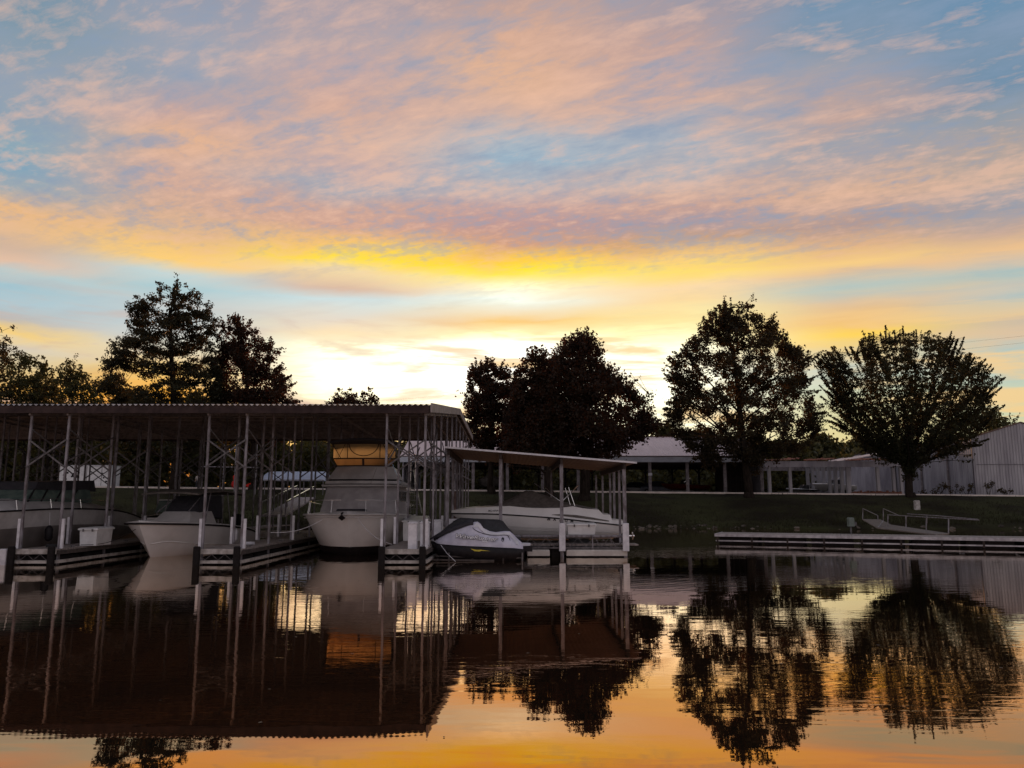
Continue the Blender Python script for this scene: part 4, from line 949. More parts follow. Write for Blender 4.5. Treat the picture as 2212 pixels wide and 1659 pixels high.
# ------------------------------------------------------------------ derelict open pergola-like shed
b2 = thing('open_frame_shed', (32, 79, top_z(32)), 'derelict open frame shed of lavender grey posts with rusted scraps of roof', 'open shed')
fx0, fx1 = xx(1652, 1003, 79), xx(1948, 1003, 79)
MB().box(fx0, fx1, 78.9, 79.15, 5.42, 6.0).build('front_beam', wallm, b2)
MB().box(fx0, fx1, 90.9, 91.1, 5.5, 6.0).build('rear_beam', postb, b2)
for x_ in (1663, 1708, 1834, 1898, 1932, 1948):
    X = xx(x_, 1040, 79); w_ = .2 if x_ == 1834 else .14
    MB().box(X-w_, X+w_, 79.0, 79.3, top_z(X)-.2, 5.43).build('post', wallb, b2)
Xp = xx(1834, 1040, 79)
for i in range(1, 8):
    MB().box(Xp-.15, Xp+.15, 79+i*1.55, 79.3+i*1.55, top_z(Xp)-.2, 5.9).build('post', wallb, b2)
MB().box(Xp-.1, Xp+.1, 79.2, 91, 5.85, 6.1).build('side_beam', wallb, b2)
for i in range(7):
    X = fx0+1.2+i*2; MB().bar((X, 79.1, 5.95), (X+.3, 91, 6.05), .1, .2).build('roof_joist', postb, b2)
for x0_, x1_, dz_ in ((1652,1685,.05),(1690,1722,.22),(1752,1768,.12),(1768,1795,.2),(1842,1870,.1),(1862,1880,.18),(1905,1925,.2),(1925,1945,.12)):
    X0, X1 = xx(x0_, 995, 80), xx(x1_, 995, 80); mb = MB()
    L = [[(X0+(X1-X0)*i/14, Y, 6.08+dz_*(i/14)+.05*math.sin(i*1.6)+.03*math.sin(Y*2)+(Y-79)*.06) for i in range(15)] for Y in (78.7, 79.8, 81, 82.2)]
    mb.rings(L, closed=False); mb.rings([[(a,b_,c_-.02) for a,b_,c_ in q] for q in L], closed=False); mb.build('rusted_roof_sheet', rust, b2)

# ------------------------------------------------------------------ tall ribbed-metal warehouse
b3 = thing('warehouse', (52, 80, top_z(50)), 'tall grey ribbed metal warehouse with a low gable at the right edge', 'warehouse')
wx0, wx1, wy0, wy1 = 46.7, 57.0, 80.0, 110.0; wze, wzr = 8.42, 10.02; wxm = (wx0+wx1)/2
def ribbed(p, q, zb, zt, step=.30, d=.04):
    p = Vector(p); q = Vector(q); dr = (q-p).normalized(); nr = Vector((dr.y, -dr.x, 0)); L_ = (q-p).length; n = int(L_/step)
    lo_, hi_ = [], []
    for i in range(n):
        for f_, o_ in ((0,0),(.55,0),(.65,d),(.9,d)):
            t_ = (i+f_)/n; c_ = p + (q-p)*t_ + nr*o_
            lo_.append((c_.x, c_.y, zb(t_))); hi_.append((c_.x, c_.y, zt(t_)))
    lo_.append((q.x, q.y, zb(1))); hi_.append((q.x, q.y, zt(1)))
    return MB().rings([lo_, hi_], closed=False)
zbase = lambda t_: 2.2
ribbed((wx0,wy0,0), (wx1,wy0,0), zbase, lambda t_: wze+(wzr-wze)*(1-abs(2*t_-1))).build('front_wall', wallb, b3)
ribbed((wx0,wy1,0), (wx0,wy0,0), zbase, lambda t_: wze, .34).build('side_wall', wallm, b3)
ribbed((wx1,wy0,0), (wx1,wy1,0), zbase, lambda t_: wze, .5).build('far_side_wall', wallb, b3)
MB().box(wx0, wx1, wy1, wy1+.1, 2.2, wze).build('back_wall', wallb, b3)
mb = MB(); mb.rings([[(wx0-.15,Y,wze+.02),(wxm,Y,wzr+.05),(wx1+.15,Y,wze+.02),(wx1+.15,Y,wze-.08),(wxm,Y,wzr-.05),(wx0-.15,Y,wze-.08)] for Y in (wy0-.12, wy0+.12)], True, True); mb.build('parapet_trim', trim, b3)
MB().box(wx0-.12, wx1+.12, wy0+.13, wy1+.2, wze-.1, wze+.02).build('roof', trim, b3)
MB().box(wx0-.06, wx0+.0, wy0-.06, wy0+.10, 2.2, wze-.1).build('corner_seam', seam, b3)
for Yp in (84.5, 90.0): MB().tube([(wx0-.16, Yp, 2.3), (wx0-.16, Yp, wze-.1)], .12, 8).build('downpipe', postb, b3)
MB().box(wx0+.3, wx1, wy0-.10, wy0-.06, 5.7, 5.74).build('horizontal_seam', seam, b3)
b4 = thing('low_annexe', (44, 100, top_z(44)), 'low pale metal annexe behind the open frame shed beside the warehouse', 'annexe')
ax0, ax1 = xx(1828, 985, 96), wx0-.25
ribbed((ax0,96,0), (ax1,96,0), zbase, lambda t_: 7.0+1.1*t_, .34).build('front_wall', wallm, b4)
MB().rings([[(ax0-.1,Y,7.02),(ax1,Y,8.12),(ax1,Y,8.0),(ax0-.1,Y,6.9)] for Y in (95.8, 109)], True, True).build('roof', pinkr, b4)
ribbed((ax0,109,0), (ax0,96,0), zbase, lambda t_: 7.0, .34).build('side_wall', wallm, b4)
o = thing('planter_wall', (37, 77.4, top_z(37)), 'low rust brown brick edging in front of the open frame shed', 'brick edging')
X0, X1 = xx(1840, 1068, 77), xx(1948, 1068, 77)
m_ = MB()
for i in range(34):
    a = X0+(X1-X0)*i/34; m_.box(a+.01, a+(X1-X0)/34-.01, 76.9+random.uniform(-.03,.03), 77.2, top_z(37)-.1, top_z(37)+.40+random.uniform(-.08,.12))
m_.build('bricks', brickm, o)

# ------------------------------------------------------------------ vehicles and boats on land
def trailer_boat(name, label, X, Y, L_, w_, h_, m1, m2, rz=0, cov=None, rail=False, z=None):
    z = top_z(X) if z is None else z
    o = thing(name, (X, Y, z), label, 'boat on trailer'); XF[0] = Matrix.Translation((X, Y, z)) @ Matrix.Rotation(rz, 4, 'Z')
    st = [[(0,-L_/2+.5,.75),(0,-L_/2+.1,h_*.9),(0,-L_/2,h_)],[(0,-L_/4,.55),(w_*.38,-L_/4,.8),(w_*.46,-L_/4,h_*.97)],[(0,L_/6,.5),(w_*.46,L_/6,.7),(w_*.5,L_/6,h_*.9)],[(0,L_/2,.5),(w_*.44,L_/2,.7),(w_*.48,L_/2,h_*.84)]]
    mb, S = hull_loft(st, 0, 2, 3); mb.build('hull', m1, o, smooth=True)
    e_ = [tuple(p) for p in S[-1]]; MB().add(e_+[(-p[0],p[1],p[2]) for p in e_[::-1]], [tuple(range(6))]).build('transom', m1, o)
    MB().rings([[(q[2][0]*k, q[2][1], q[2][2]+(.42 if cov else .1)*(1-k*k)) for k in np.linspace(-1,1,5)] for q in S], closed=False).build('cockpit_cover' if cov else 'deck', cov or m2, o, smooth=True)
    if not cov: MB().rings([[(-w_*.32,-.3,h_*.95),(w_*.32,-.3,h_*.95),(w_*.4,.5,h_*.95),(-w_*.4,.5,h_*.95)],[(-w_*.28,.05,h_+.45),(w_*.28,.05,h_+.45),(w_*.36,.6,h_+.4),(-w_*.36,.6,h_+.4)]], True, True).build('windscreen', glassd, o)
    m_ = MB()
    for s_ in (-.35, .35): m_.bar((s_*w_, -L_/2, .42), (s_*w_, L_/2-.3, .42), .08, .1)
    m_.bar((0, -L_/2-1.0, .42), (0, -L_/4, .42), .1, .1); m_.build('trailer_frame', galv2, o)
    for s_ in (-1, 1): MB().tube([(s_*(w_*.5-.02), L_/5, .32), (s_*(w_*.5+.18), L_/5, .32)], .32, 14).build('wheel', rubber, o)
    if rail: MB().tube([(w_*.3,-.2,h_+.2),(w_*.42,.4,h_+.62),(-w_*.42,.4,h_+.62),(-w_*.3,-.2,h_+.2)], .03, 5).build('windscreen_rail', chrome, o)
    XF[0] = None; return o
trailer_boat('trailered_boat', 'covered boat on a trailer, bow out under the storage building behind the sport boat', xx(1060, 1055, 86), 86, 5.4, 2.6, 1.5, taupe, gelw, 0, cov=canvas)
trailer_boat('trailered_boat', 'dark red runabout with a bright windscreen rail side on in the storage building', xx(1478, 1055, 86), 86, 5.2, 2.1, 1.15, darkred, darkred, R(-82), rail=True)
trailer_boat('trailered_boat', 'white boat on a trailer behind the row of posts of the open frame shed', xx(1808, 1055, 84), 85.2, 4.6, 2.0, 1.3, gelw, gel, R(-80), rail=True)
trailer_boat('trailered_boat', 'small low pale boat lying left of the row of posts in the open shed', xx(1748, 1060, 84), 86, 3.6, 1.5, .75, gelw, gelw, R(-86))
def car(label, X, Y, rz, m):
    z = top_z(X); o = thing('parked_car', (X, Y, z), label, 'car'); XF[0] = Matrix.Translation((X, Y, z)) @ Matrix.Rotation(rz, 4, 'Z')
    pr_ = [(-2.25,.45,.62,.80),(-2.1,.30,.78,.86),(-1.1,.25,.88,.9),(-.4,.25,.92,.9),(1.5,.25,.95,.9),(2.1,.30,.92,.86),(2.25,.45,.75,.8)]
    MB().rings([[(-w_,x,a),(w_,x,a),(w_,x,b_*.9),(w_*.9,x,b_),(-w_*.9,x,b_),(-w_,x,b_*.9)] for x,a,b_,w_ in pr_], True, True).build('body', m, o)
    MB().rings([[(-.78,-1.05,.9),(.78,-1.05,.9),(.8,1.9,.93),(-.8,1.9,.93)],[(-.6,-.3,1.42),(.6,-.3,1.42),(.62,1.25,1.42),(-.62,1.25,1.42)]], True, True).build('window_band', glassd, o)
    MB().rings([[(-.61,-.32,1.421),(.61,-.32,1.421),(.63,1.27,1.421),(-.63,1.27,1.421)],[(-.5,-.1,1.48),(.5,-.1,1.48),(.52,1.1,1.48),(-.52,1.1,1.48)]], True, True).build('roof', m, o)
    for sx in (-1, 1):
        for y_ in (-1.4, 1.4):
            wh = MB().tube([(sx*.74, y_, .33), (sx*.93, y_, .33)], .33, 16).build('wheel', rubber, o)
            MB().tube([(sx*.90, y_, .33), (sx*.945, y_, .33)], .19, 12).build('rim', galv, wh)
        MB().box(sx*.66-.13, sx*.66+.13, -2.27, -2.2, .58, .72).build('headlight', glassg, o)
    XF[0] = None
car('dark blue grey parked car in the middle bay of the storage building', xx(1428, 1050, 88), 88, R(72), mat('blue_grey_paint', (.06,.07,.10), None, 3, .25))
car('black parked car half hidden behind the front posts of the storage building', xx(1385, 1050, 92), 93, R(80), mat('black_paint', (.02,.02,.025), None, 3, .25))

# white box trailer with dark spots
X0, X1 = xx(127, 1030, 78), xx(235, 1030, 78); Zt, Zb = zy(1006, 78), zy(1051, 78)
tr_ = thing('box_trailer', ((X0+X1)/2, 79, top_z(-45)), 'white box trailer with dark spots on its side beyond the express cruiser', 'trailer')
MB().cbox(X0, X1, 78, 80.3, Zb, Zt, .08).build('body', boxm, tr_)
MB().box(X0-.02, X1+.02, 77.96, 80.34, Zt+.002, Zt+.06).build('roof_edge', pvc, tr_)
for q in (.30, .55, .62, .85): MB().box(X0+(X1-X0)*q, X0+(X1-X0)*q+.03, 77.97, 77.998, Zb+.1, Zt-.1).build('panel_seam', galv2, tr_)
for u, v_, r_ in ((.10,.55,.10),(.17,.66,.10),(.15,.36,.08),(.10,.22,.14),(.26,.48,.09),(.30,.55,.22),(.86,.62,.10),(.90,.42,.08),(.955,.24,.10),(.36,.50,.14)):
    MB().disc((X0+(X1-X0)*u, 77.985, Zb+(Zt-Zb)*v_), (0,1,0), r_, .02, 9).build('dark_spot', black, tr_)
for q in (.40, .58): MB().tube([(X0+(X1-X0)*q, 77.95, top_z(-45)+.35), (X0+(X1-X0)*q, 78.25, top_z(-45)+.35)], .36, 16).build('wheel', rubber, tr_)
MB().box(X0+.2, X1-.2, 78.3, 80, top_z(-45)+.3, Zb-.01).build('chassis', galv2, tr_)
# blue-white awning
aw = thing('awning', (xx(634,1028,70), 71, top_z(-20)), 'rounded pale blue awning roof on thin legs beyond the shore gangway', 'awning')
X0, X1 = xx(568,1028,70), xx(702,1028,70); Zt, Zb = zy(1017.5,70), zy(1037.5,70)
L = []
for i in range(13):
    a = math.pi*i/12; L.append([(X, 71.2-1.2*math.cos(a), Zb+(Zt-Zb)*math.sin(a)**.6) for X in (X0+.25, X0+.3, X0+(X1-X0)*.35, X0+(X1-X0)*.66, X1-.3, X1-.25)])
MB().rings([[(X0, 71.2-1.2*math.cos(math.pi*i/12)*.9, Zb+(Zt-Zb)*.75*math.sin(math.pi*i/12)**.6), (X0+.3, 71.2-1.2*math.cos(math.pi*i/12), Zb+(Zt-Zb)*math.sin(math.pi*i/12)**.6), (X1-.3, 71.2-1.2*math.cos(math.pi*i/12), Zb+(Zt-Zb)*math.sin(math.pi*i/12)**.6), (X1, 71.2-1.2*math.cos(math.pi*i/12)*.9, Zb+(Zt-Zb)*.75*math.sin(math.pi*i/12)**.6)] for i in range(13)], closed=False).build('canopy', bluec, aw, smooth=True)
MB().box(X0+.1, X1-.1, 70.0, 70.06, Zb-.04, Zb+.06).build('edge_tube', galv, aw)
for q in (.03, .34, .66, .97):
    for Y_ in (70.1, 72.3): MB().tube([(X0+(X1-X0)*q, Y_, ground_z(-20, Y_)-.1), (X0+(X1-X0)*q, Y_, Zb)], .05, 6).build('leg', galv2, aw)
# red flag and buoy on the bank
o = thing('red_flag', tuple(at(555, 1061, 75.0)), 'small red triangular flag hanging beside the bank road', 'flag')
a = at(556, 1036, 75); MB().tube([(a.x, 75, top_z(-25)-.1), (a.x, 75, a.z+.1)], .03, 6).build('pole', galv2, o)
MB().rings([[(a.x-.04, 75, a.z), (a.x-.04, 75.02, a.z-1.0)], [(a.x-.5, 75.08, a.z-.25), (a.x-.5, 75.1, a.z-.8)], [(a.x-1.2, 74.98, a.z-.52), (a.x-1.2, 75.0, a.z-.58)]], closed=False).build('pennant', redp, o)
o = thing('red_float', tuple(at(508, 1061, 75.0)), 'bright red round float hung on a thin pole at the bank road', 'float')
a = at(508, 1046, 75); MB().blob((a.x, 75, a.z), .36, .36, .40, 14, 8).build('ball', redp, o, smooth=True); MB().tube([(a.x-.1, 75.2, top_z(-25)-.1), (a.x-.1, 75.2, a.z+1.0)], .03, 6).build('pole', galv2, o)
MB().rings([[(a.x-.05,75.2,a.z+1.0),(a.x-.05,75.2,a.z+.4)],[(a.x-.32,75.24,a.z+.8),(a.x-.3,75.24,a.z+.45)]], closed=False).build('streamer', redp, o)
# utility frame on the bank seen through the shed (thin pale posts with a cross rail)
o = thing('boat_hoist_frame', tuple(at(450, 1062, 70)), 'thin pale poles with a cross rail on the bank behind the fishing boat', 'frame')
for x_ in (495-10, 510, 604-40, 645-90):
    p = at(x_*1.0, 975, 70); MB().tube([(p.x, 70, ground_z(p.x, 70)-.1), (p.x, 70, p.z+.6)], .05, 6).build('pole', galv, o)
a = at(435, 1008, 70); b_ = at(560, 1010, 70); MB().tube([tuple(a), tuple(b_)], .05, 6).build('cross_rail', galv, o)

# ------------------------------------------------------------------ person standing by the road
def skin_body(name, joints, edges, radii, material, parent, sub=2):
    me = bpy.data.meshes.new(name); me.from_pydata([tuple(j) for j in joints], edges, [])
    o = bpy.data.objects.new(name, me); col.objects.link(o)
    sk = o.modifiers.new('skin', 'SKIN'); sk.use_smooth_shade = True
    for i, r_ in enumerate(radii): me.skin_vertices[0].data[i].radius = (r_ if isinstance(r_, tuple) else (r_, r_))
    me.skin_vertices[0].data[0].use_root = True
    ss = o.modifiers.new('sub', 'SUBSURF'); ss.levels = ss.render_levels = sub
    dg = bpy.context.evaluated_depsgraph_get(); m2 = bpy.data.meshes.new_from_object(o.evaluated_get(dg))
    o.modifiers.clear(); o.data = m2; m2.materials.clear(); m2.materials.append(material); o.parent = parent
    ORG[o.name] = ORG[parent.name]; return o
pa = at(426, 1061, 84); gz = top_z(pa.x)
ps = thing('person', (pa.x, 84, gz), 'person in pale shirt and dark trousers by the bank road beyond the fishing boat', 'person')
H = 1.68
J = [(0,0,.93),(0,0,1.12),(0,-.01,1.34),(0,-.01,1.44),(0,0,1.56),(.17,0,1.38),(.24,-.02,1.12),(.17,-.20,1.02),(-.17,0,1.38),(-.25,.0,1.12),(-.24,-.08,.86),
     (.09,0,.88),(.11,-.02,.48),(.12,0,.08),(.12,-.14,.03),(-.09,0,.88),(-.12,0,.48),(-.15,.03,.08),(-.16,-.11,.03),(.14,-.27,1.02),(-.24,-.11,.77)]
E = [(0,1),(1,2),(2,3),(3,4),(2,5),(5,6),(6,7),(2,8),(8,9),(9,10),(0,11),(11,12),(12,13),(13,14),(0,15),(15,16),(16,17),(17,18),(7,19),(10,20)]
RR = [.13,.12,.13,.055,.095,.065,.045,.033,.065,.045,.033,.085,.06,.04,.04,.085,.06,.04,.04,.035,.035]
body = skin_body('body', J, E, RR, skin, ps)
sh_ = skin_body('shirt', [J[i] for i in (0,1,2,5,6,8,9)], [(0,1),(1,2),(2,3),(3,4),(2,5),(5,6)], [.145,.14,.15,.08,.06,.08,.06], shirt, ps)
tr2 = skin_body('trousers', [J[i] for i in (0,11,12,13,15,16,17)], [(0,1),(1,2),(2,3),(0,4),(4,5),(5,6)], [.135,.10,.075,.06,.10,.075,.06], jeans, ps)
hr = MB().blob((0,.015,1.60), .088, .095, .09, 12, 8).build('hair', hairm, ps, smooth=True)
hr.location = Vector((0,0,0)); 
for v in hr.data.vertices: v.co += Vector(ORG[ps.name])

# ------------------------------------------------------------------ overhead power line
pl = thing('power_line', (90, 95, 0), 'two thin overhead wires rising to the right behind the tall trees', 'power line')
A, B = at(-500, 905, 260), at(2700, 672, 90)
for k, dz_ in enumerate((0, .9)):
    pts = []
    for i in range(41):
        t_ = i/40; p = A.lerp(B, t_); pts.append((p.x, p.y, p.z-dz_-6.5*math.sin(math.pi*t_)*.9))
    MB().tube(pts, .010, 4).build('wire', black, pl)
for p, r_ in ((A, .2), (B, .16)): MB().tube([(p.x, p.y, 0), (p.x, p.y, p.z+.8)], r_, 8).build('pole', bark, pl)

# ------------------------------------------------------------------ trees
def leaf_quads(C, Rd, n_each, size, squash=1.0, droop=0.0, total=None):
    """leaves strewn round each clump centre C (k,3); a clump of radius Rd gets leaves by its area, soft at the edge"""
    total = total or n_each*len(C); wt = Rd**1.9; cnt = np.maximum(4, total*wt/wt.sum()).astype(int); N = int(cnt.sum())
    c_ = np.repeat(C, cnt, 0); r_ = np.repeat(Rd, cnt)[:, None]
    d_ = rng.normal(size=(N, 3)); off = d_*.44*r_; off *= np.minimum(1.0, 1.5*r_/np.maximum(np.linalg.norm(off, axis=1)[:, None], 1e-6))
    off[:, 2] *= squash
    if droop: off[:, 2] -= droop*np.abs(rng.normal(size=N))
    p = c_+off
    a = rng.normal(size=(N, 3)); a[:, 2] -= droop*2.2; a /= np.linalg.norm(a, axis=1)[:, None]
    b = np.cross(a, rng.normal(size=(N, 3))); b /= np.linalg.norm(b, axis=1)[:, None]
    s_ = size*(.55+.9*rng.random((N, 1)))
    wdt = s_*(.30 if droop else .36)
    V = np.stack([p-a*s_*.5, p+b*wdt, p+a*s_*.5, p-b*wdt], 1).reshape(-1, 3)
    return V, np.arange(N*4).reshape(-1, 4)
def tree(label, base, Y, prof, style='oak', clumps=150, n_each=90, lsize=.24, lmat=leaf_oak, group=None, trunk_r=.35, fork=None, depth=.85, name='tree', cat='tree', limbs=16, cr=.85, leaves=None):
    """prof: rows (y, x left, x right) of the crown outline as read in the photograph, turned into metres at distance Y"""
    bx, bz = base
    PR = sorted([(at(xl, y, Y).z, at(xl, y, Y).x, at(xr, y, Y).x) for y, xl, xr in prof])
    zs = np.array([q[0] for q in PR]); xl = np.array([q[1] for q in PR]); xr = np.array([q[2] for q in PR])
    o = thing(name, (bx, Y, bz), label, cat, group)
    top = zs[-1]; bot = zs[0]; H_ = top-bz; topx = (xl[-1]+xr[-1])/2
    def trunkpt(z):
        t_ = (z-bz)/H_; return np.array([bx+(topx-bx)*t_**2+.15*math.sin(t_*7+bx), Y+.12*math.sin(t_*5), z])
    total = leaves or clumps*n_each; clumps = int(clumps*1.25)
    # sample clump centres
    wz = np.maximum(xr-xl, .3); C = []; Rd = []
    zz = np.linspace(bot, top, 200); ww = np.interp(zz, zs, wz)**1.12; cdf = np.cumsum(ww); cdf /= cdf[-1]
    for i in range(clumps):
        z = float(np.interp(rng.random(), cdf, zz))
        l_, r_ = np.interp(z, zs, xl), np.interp(z, zs, xr); cx_ = (l_+r_)/2; hw = (r_-l_)/2
        ph = rng.random()*2*math.pi; fr_ = min(1.0, (.04+1.02*rng.random()**.62))
        if i % 5 == 0: ph = (0 if rng.random() < .5 else math.pi)+rng.normal()*.25; fr_ = .93
        cc = cr*(.45+.8*rng.random())*min(1.0, max(.28, hw/2.6))
        C.append([cx_+math.cos(ph)*max(hw-cc*.85, hw*.2)*fr_, Y+math.sin(ph)*max(hw*depth-cc*.6, .1)*fr_, z]); Rd.append(cc)
    for z_, l_, r_ in zip(zs, xl, xr):                         # tips that make the outline ragged
        for X_ in (l_, r_):
            for j in range(3):
                cc = cr*.42*(.6+.7*rng.random()); C.append([X_+(cc if X_ == l_ else -cc)*(.7+j*.9)+rng.normal()*.2, Y+rng.normal()*.8, z_+rng.normal()*.4-.3]); Rd.append(cc)
    cz_ = bot+(top-bot)*(.12 if style == 'maple' else .38)
    for i in range(int(clumps*.42) if style != 'cypress' else int(clumps*.3)):
        z = bot+(top-bot)*rng.random()**.7; l_, r_ = np.interp(z, zs, xl), np.interp(z, zs, xr)
        X_ = l_ if rng.random() < .5 else r_; cx_ = (l_+r_)/2; fz = rng.random()
        e_ = np.array([cx_+(X_-cx_)*(1 if fz < .6 else rng.random()), Y+rng.normal()*1.2, z if fz < .6 else z])
        if fz >= .6: e_[2] = float(np.interp(abs(e_[0]-cx_)/max(r_-l_, .1)*2, [0, 1], [min(top, z+1.2), z]))
        d_ = e_-np.array([cx_, Y, cz_]); d_ /= np.linalg.norm(d_)
        if style == 'maple': d_[2] += .35
        if style == 'oak': d_[2] += .25
        for j, kk in enumerate((-.75, -.35, .0, .28)):
            C.append(list(e_+d_*kk*cr*(.7+.5*rng.random()))); Rd.append(cr*(.34, .28, .20, .13)[j])
    C = np.array(C); Rd = np.array(Rd)
    if style == 'maple':                                     # sprays of leaves strung along upswept twigs
        d_ = C-np.array([bx, Y, bz+H_*.20]); d_ /= np.linalg.norm(d_, axis=1)[:, None]
        C = np.concatenate([C+d_*(k*Rd*1.05)[:, None] for k in (0, -1.1, 1.0, -2.1)]); Rd = np.concatenate([Rd*q for q in (.55, .58, .42, .5)])
    # wood
    mb = MB(); zt = bz+H_*(.90 if style != 'maple' else .42); zsq = np.linspace(bz-.3, zt, 9)
    mb.tube([tuple(trunkpt(max(z, bz))*np.array([1,1,0])+np.array([0,0,z])) for z in zsq], trunk_r, 9, trunk_r*(.22 if style != 'maple' else .7))
    mb.tube([(bx, Y, bz-.3), (bx, Y, bz+.5)], trunk_r*1.55, 9, trunk_r*.98)
    skel = [tuple(trunkpt(z))+(trunk_r*(1-.75*(z-bz)/H_),) for z in np.linspace(bz+H_*.2, zt, 12)]
    order = rng.permutation(len(C) if style != 'maple' else len(C)//4)
    for q, i in enumerate(order[:limbs]):
        c_ = C[i]; hd = math.hypot(c_[0]-bx, c_[1]-Y)
        if style == 'maple': z0 = bz+H_*(.14+.16*rng.random()); rise = .30
        elif style == 'cypress': z0 = max(bz+H_*.12, min(zt-.5, c_[2]-hd*.42)); rise = .12
        else: z0 = max(bz+H_*.2, min(zt-.5, c_[2]-hd*.75)); rise = .22
        s_ = trunkpt(z0); r0 = trunk_r*(.30 if style != 'maple' else .30)*(1-.5*(z0-bz)/H_)
        pts = []
        for t_ in np.linspace(0, 1, 6):
            p = s_+(c_-s_)*t_; p[2] += rise*hd*math.sin(math.pi*t_)*(-.22 if style == 'maple' else .25); p[0] += .12*math.sin(t_*9+i); pts.append(tuple(p))
            skel.append(tuple(p)+(r0*(1-.8*t_),))
        mb.tube(pts, r0, 6, r0*.2)
    SK = np.array(skel)
    for i in order[limbs:]:
        c_ = C[i]; d_ = np.linalg.norm(SK[:, :3]-c_, axis=1)+(SK[:, 2] > c_[2]+.1)*3
        j = int(np.argmin(d_)); s_ = SK[j, :3]; r0 = min(.06, SK[j, 3]*.6)
        m1_ = s_+(c_-s_)*.5+np.array([rng.normal()*.12, rng.normal()*.12, .1])
        mb.tube([tuple(s_), tuple(m1_), tuple(c_)], max(r0, .02), 4, .012)
    mb.build('trunk', bark, o, smooth=True)
    lsize *= .80 if Y < 90 else .85; n_each = int(n_each*1.45); total = int(total*1.15)
    if style == 'cypress': V, Fq = leaf_quads(C, Rd*1.15, n_each, lsize, .40, .16, total)
    elif style == 'maple': V, Fq = leaf_quads(C, Rd, n_each, lsize, .75, .05, total)
    else: V, Fq = leaf_quads(C, Rd, n_each, lsize, .85, 0, total)
    sets = [(V, Fq)]
    # twig leaves along the limbs
    pts = SK[rng.integers(12, len(SK), clumps), :3]+rng.normal(size=(clumps, 3))*.25
    V2, F2 = leaf_quads(pts, np.full(clumps, .38), 26 if style == 'maple' else 8, lsize); V = np.vstack([V, V2]); Fq = np.vstack([Fq, F2+len(sets[0][0])])
    npmesh('crown', V, Fq, lmat, o)
    return o
def bp_(x, Y): X = xx(x, 1070, Y); return (X, ground_z(X, Y)-.05)
# bald cypress, its neighbour, the edge tree
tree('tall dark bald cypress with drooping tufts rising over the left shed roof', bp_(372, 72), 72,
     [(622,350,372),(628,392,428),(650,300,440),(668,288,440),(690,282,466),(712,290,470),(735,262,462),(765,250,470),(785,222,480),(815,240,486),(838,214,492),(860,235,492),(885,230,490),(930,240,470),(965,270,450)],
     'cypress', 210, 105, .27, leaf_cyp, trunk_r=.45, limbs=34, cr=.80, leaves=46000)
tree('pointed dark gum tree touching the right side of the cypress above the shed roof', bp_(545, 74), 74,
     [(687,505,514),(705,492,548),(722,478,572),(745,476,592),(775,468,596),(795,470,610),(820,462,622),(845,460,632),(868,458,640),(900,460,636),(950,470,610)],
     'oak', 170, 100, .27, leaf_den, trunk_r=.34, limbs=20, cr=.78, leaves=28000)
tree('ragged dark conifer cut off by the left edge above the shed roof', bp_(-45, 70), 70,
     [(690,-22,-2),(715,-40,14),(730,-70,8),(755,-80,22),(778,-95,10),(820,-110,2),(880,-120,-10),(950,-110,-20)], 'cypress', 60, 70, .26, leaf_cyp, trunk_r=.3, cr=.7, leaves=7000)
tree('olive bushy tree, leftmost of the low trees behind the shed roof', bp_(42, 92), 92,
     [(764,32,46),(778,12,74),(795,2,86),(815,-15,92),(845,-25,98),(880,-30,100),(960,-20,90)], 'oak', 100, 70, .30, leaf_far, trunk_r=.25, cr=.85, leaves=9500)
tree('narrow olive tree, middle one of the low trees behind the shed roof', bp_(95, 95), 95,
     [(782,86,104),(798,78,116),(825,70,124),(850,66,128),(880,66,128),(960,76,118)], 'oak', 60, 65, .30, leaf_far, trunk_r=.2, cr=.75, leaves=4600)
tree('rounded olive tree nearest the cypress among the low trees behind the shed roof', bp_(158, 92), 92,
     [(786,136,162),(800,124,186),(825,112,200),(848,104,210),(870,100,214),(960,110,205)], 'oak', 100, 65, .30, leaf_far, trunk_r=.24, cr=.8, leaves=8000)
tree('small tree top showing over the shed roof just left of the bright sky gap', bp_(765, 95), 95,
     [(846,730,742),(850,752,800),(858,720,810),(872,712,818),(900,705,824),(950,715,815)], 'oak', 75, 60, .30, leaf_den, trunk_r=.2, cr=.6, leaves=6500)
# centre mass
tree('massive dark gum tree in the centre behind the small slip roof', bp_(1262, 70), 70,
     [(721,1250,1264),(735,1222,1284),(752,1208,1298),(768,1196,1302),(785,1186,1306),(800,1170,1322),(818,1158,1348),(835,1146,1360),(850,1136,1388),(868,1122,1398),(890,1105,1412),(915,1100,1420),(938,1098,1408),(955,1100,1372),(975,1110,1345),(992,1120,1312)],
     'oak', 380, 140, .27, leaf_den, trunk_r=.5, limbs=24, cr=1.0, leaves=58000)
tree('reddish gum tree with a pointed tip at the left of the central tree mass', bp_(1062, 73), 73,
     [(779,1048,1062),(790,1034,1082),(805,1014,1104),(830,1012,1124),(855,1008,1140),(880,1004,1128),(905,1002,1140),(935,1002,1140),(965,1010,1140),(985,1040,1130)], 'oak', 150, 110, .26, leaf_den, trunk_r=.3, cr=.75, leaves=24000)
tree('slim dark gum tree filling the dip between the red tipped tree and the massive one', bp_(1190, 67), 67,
     [(757,1150,1162),(770,1138,1182),(795,1112,1204),(830,1108,1204),(870,1100,1212),(915,1090,1216),(960,1085,1210),(990,1100,1205)], 'oak', 170, 110, .26, leaf_den, trunk_r=.42, cr=.85, leaves=17000)
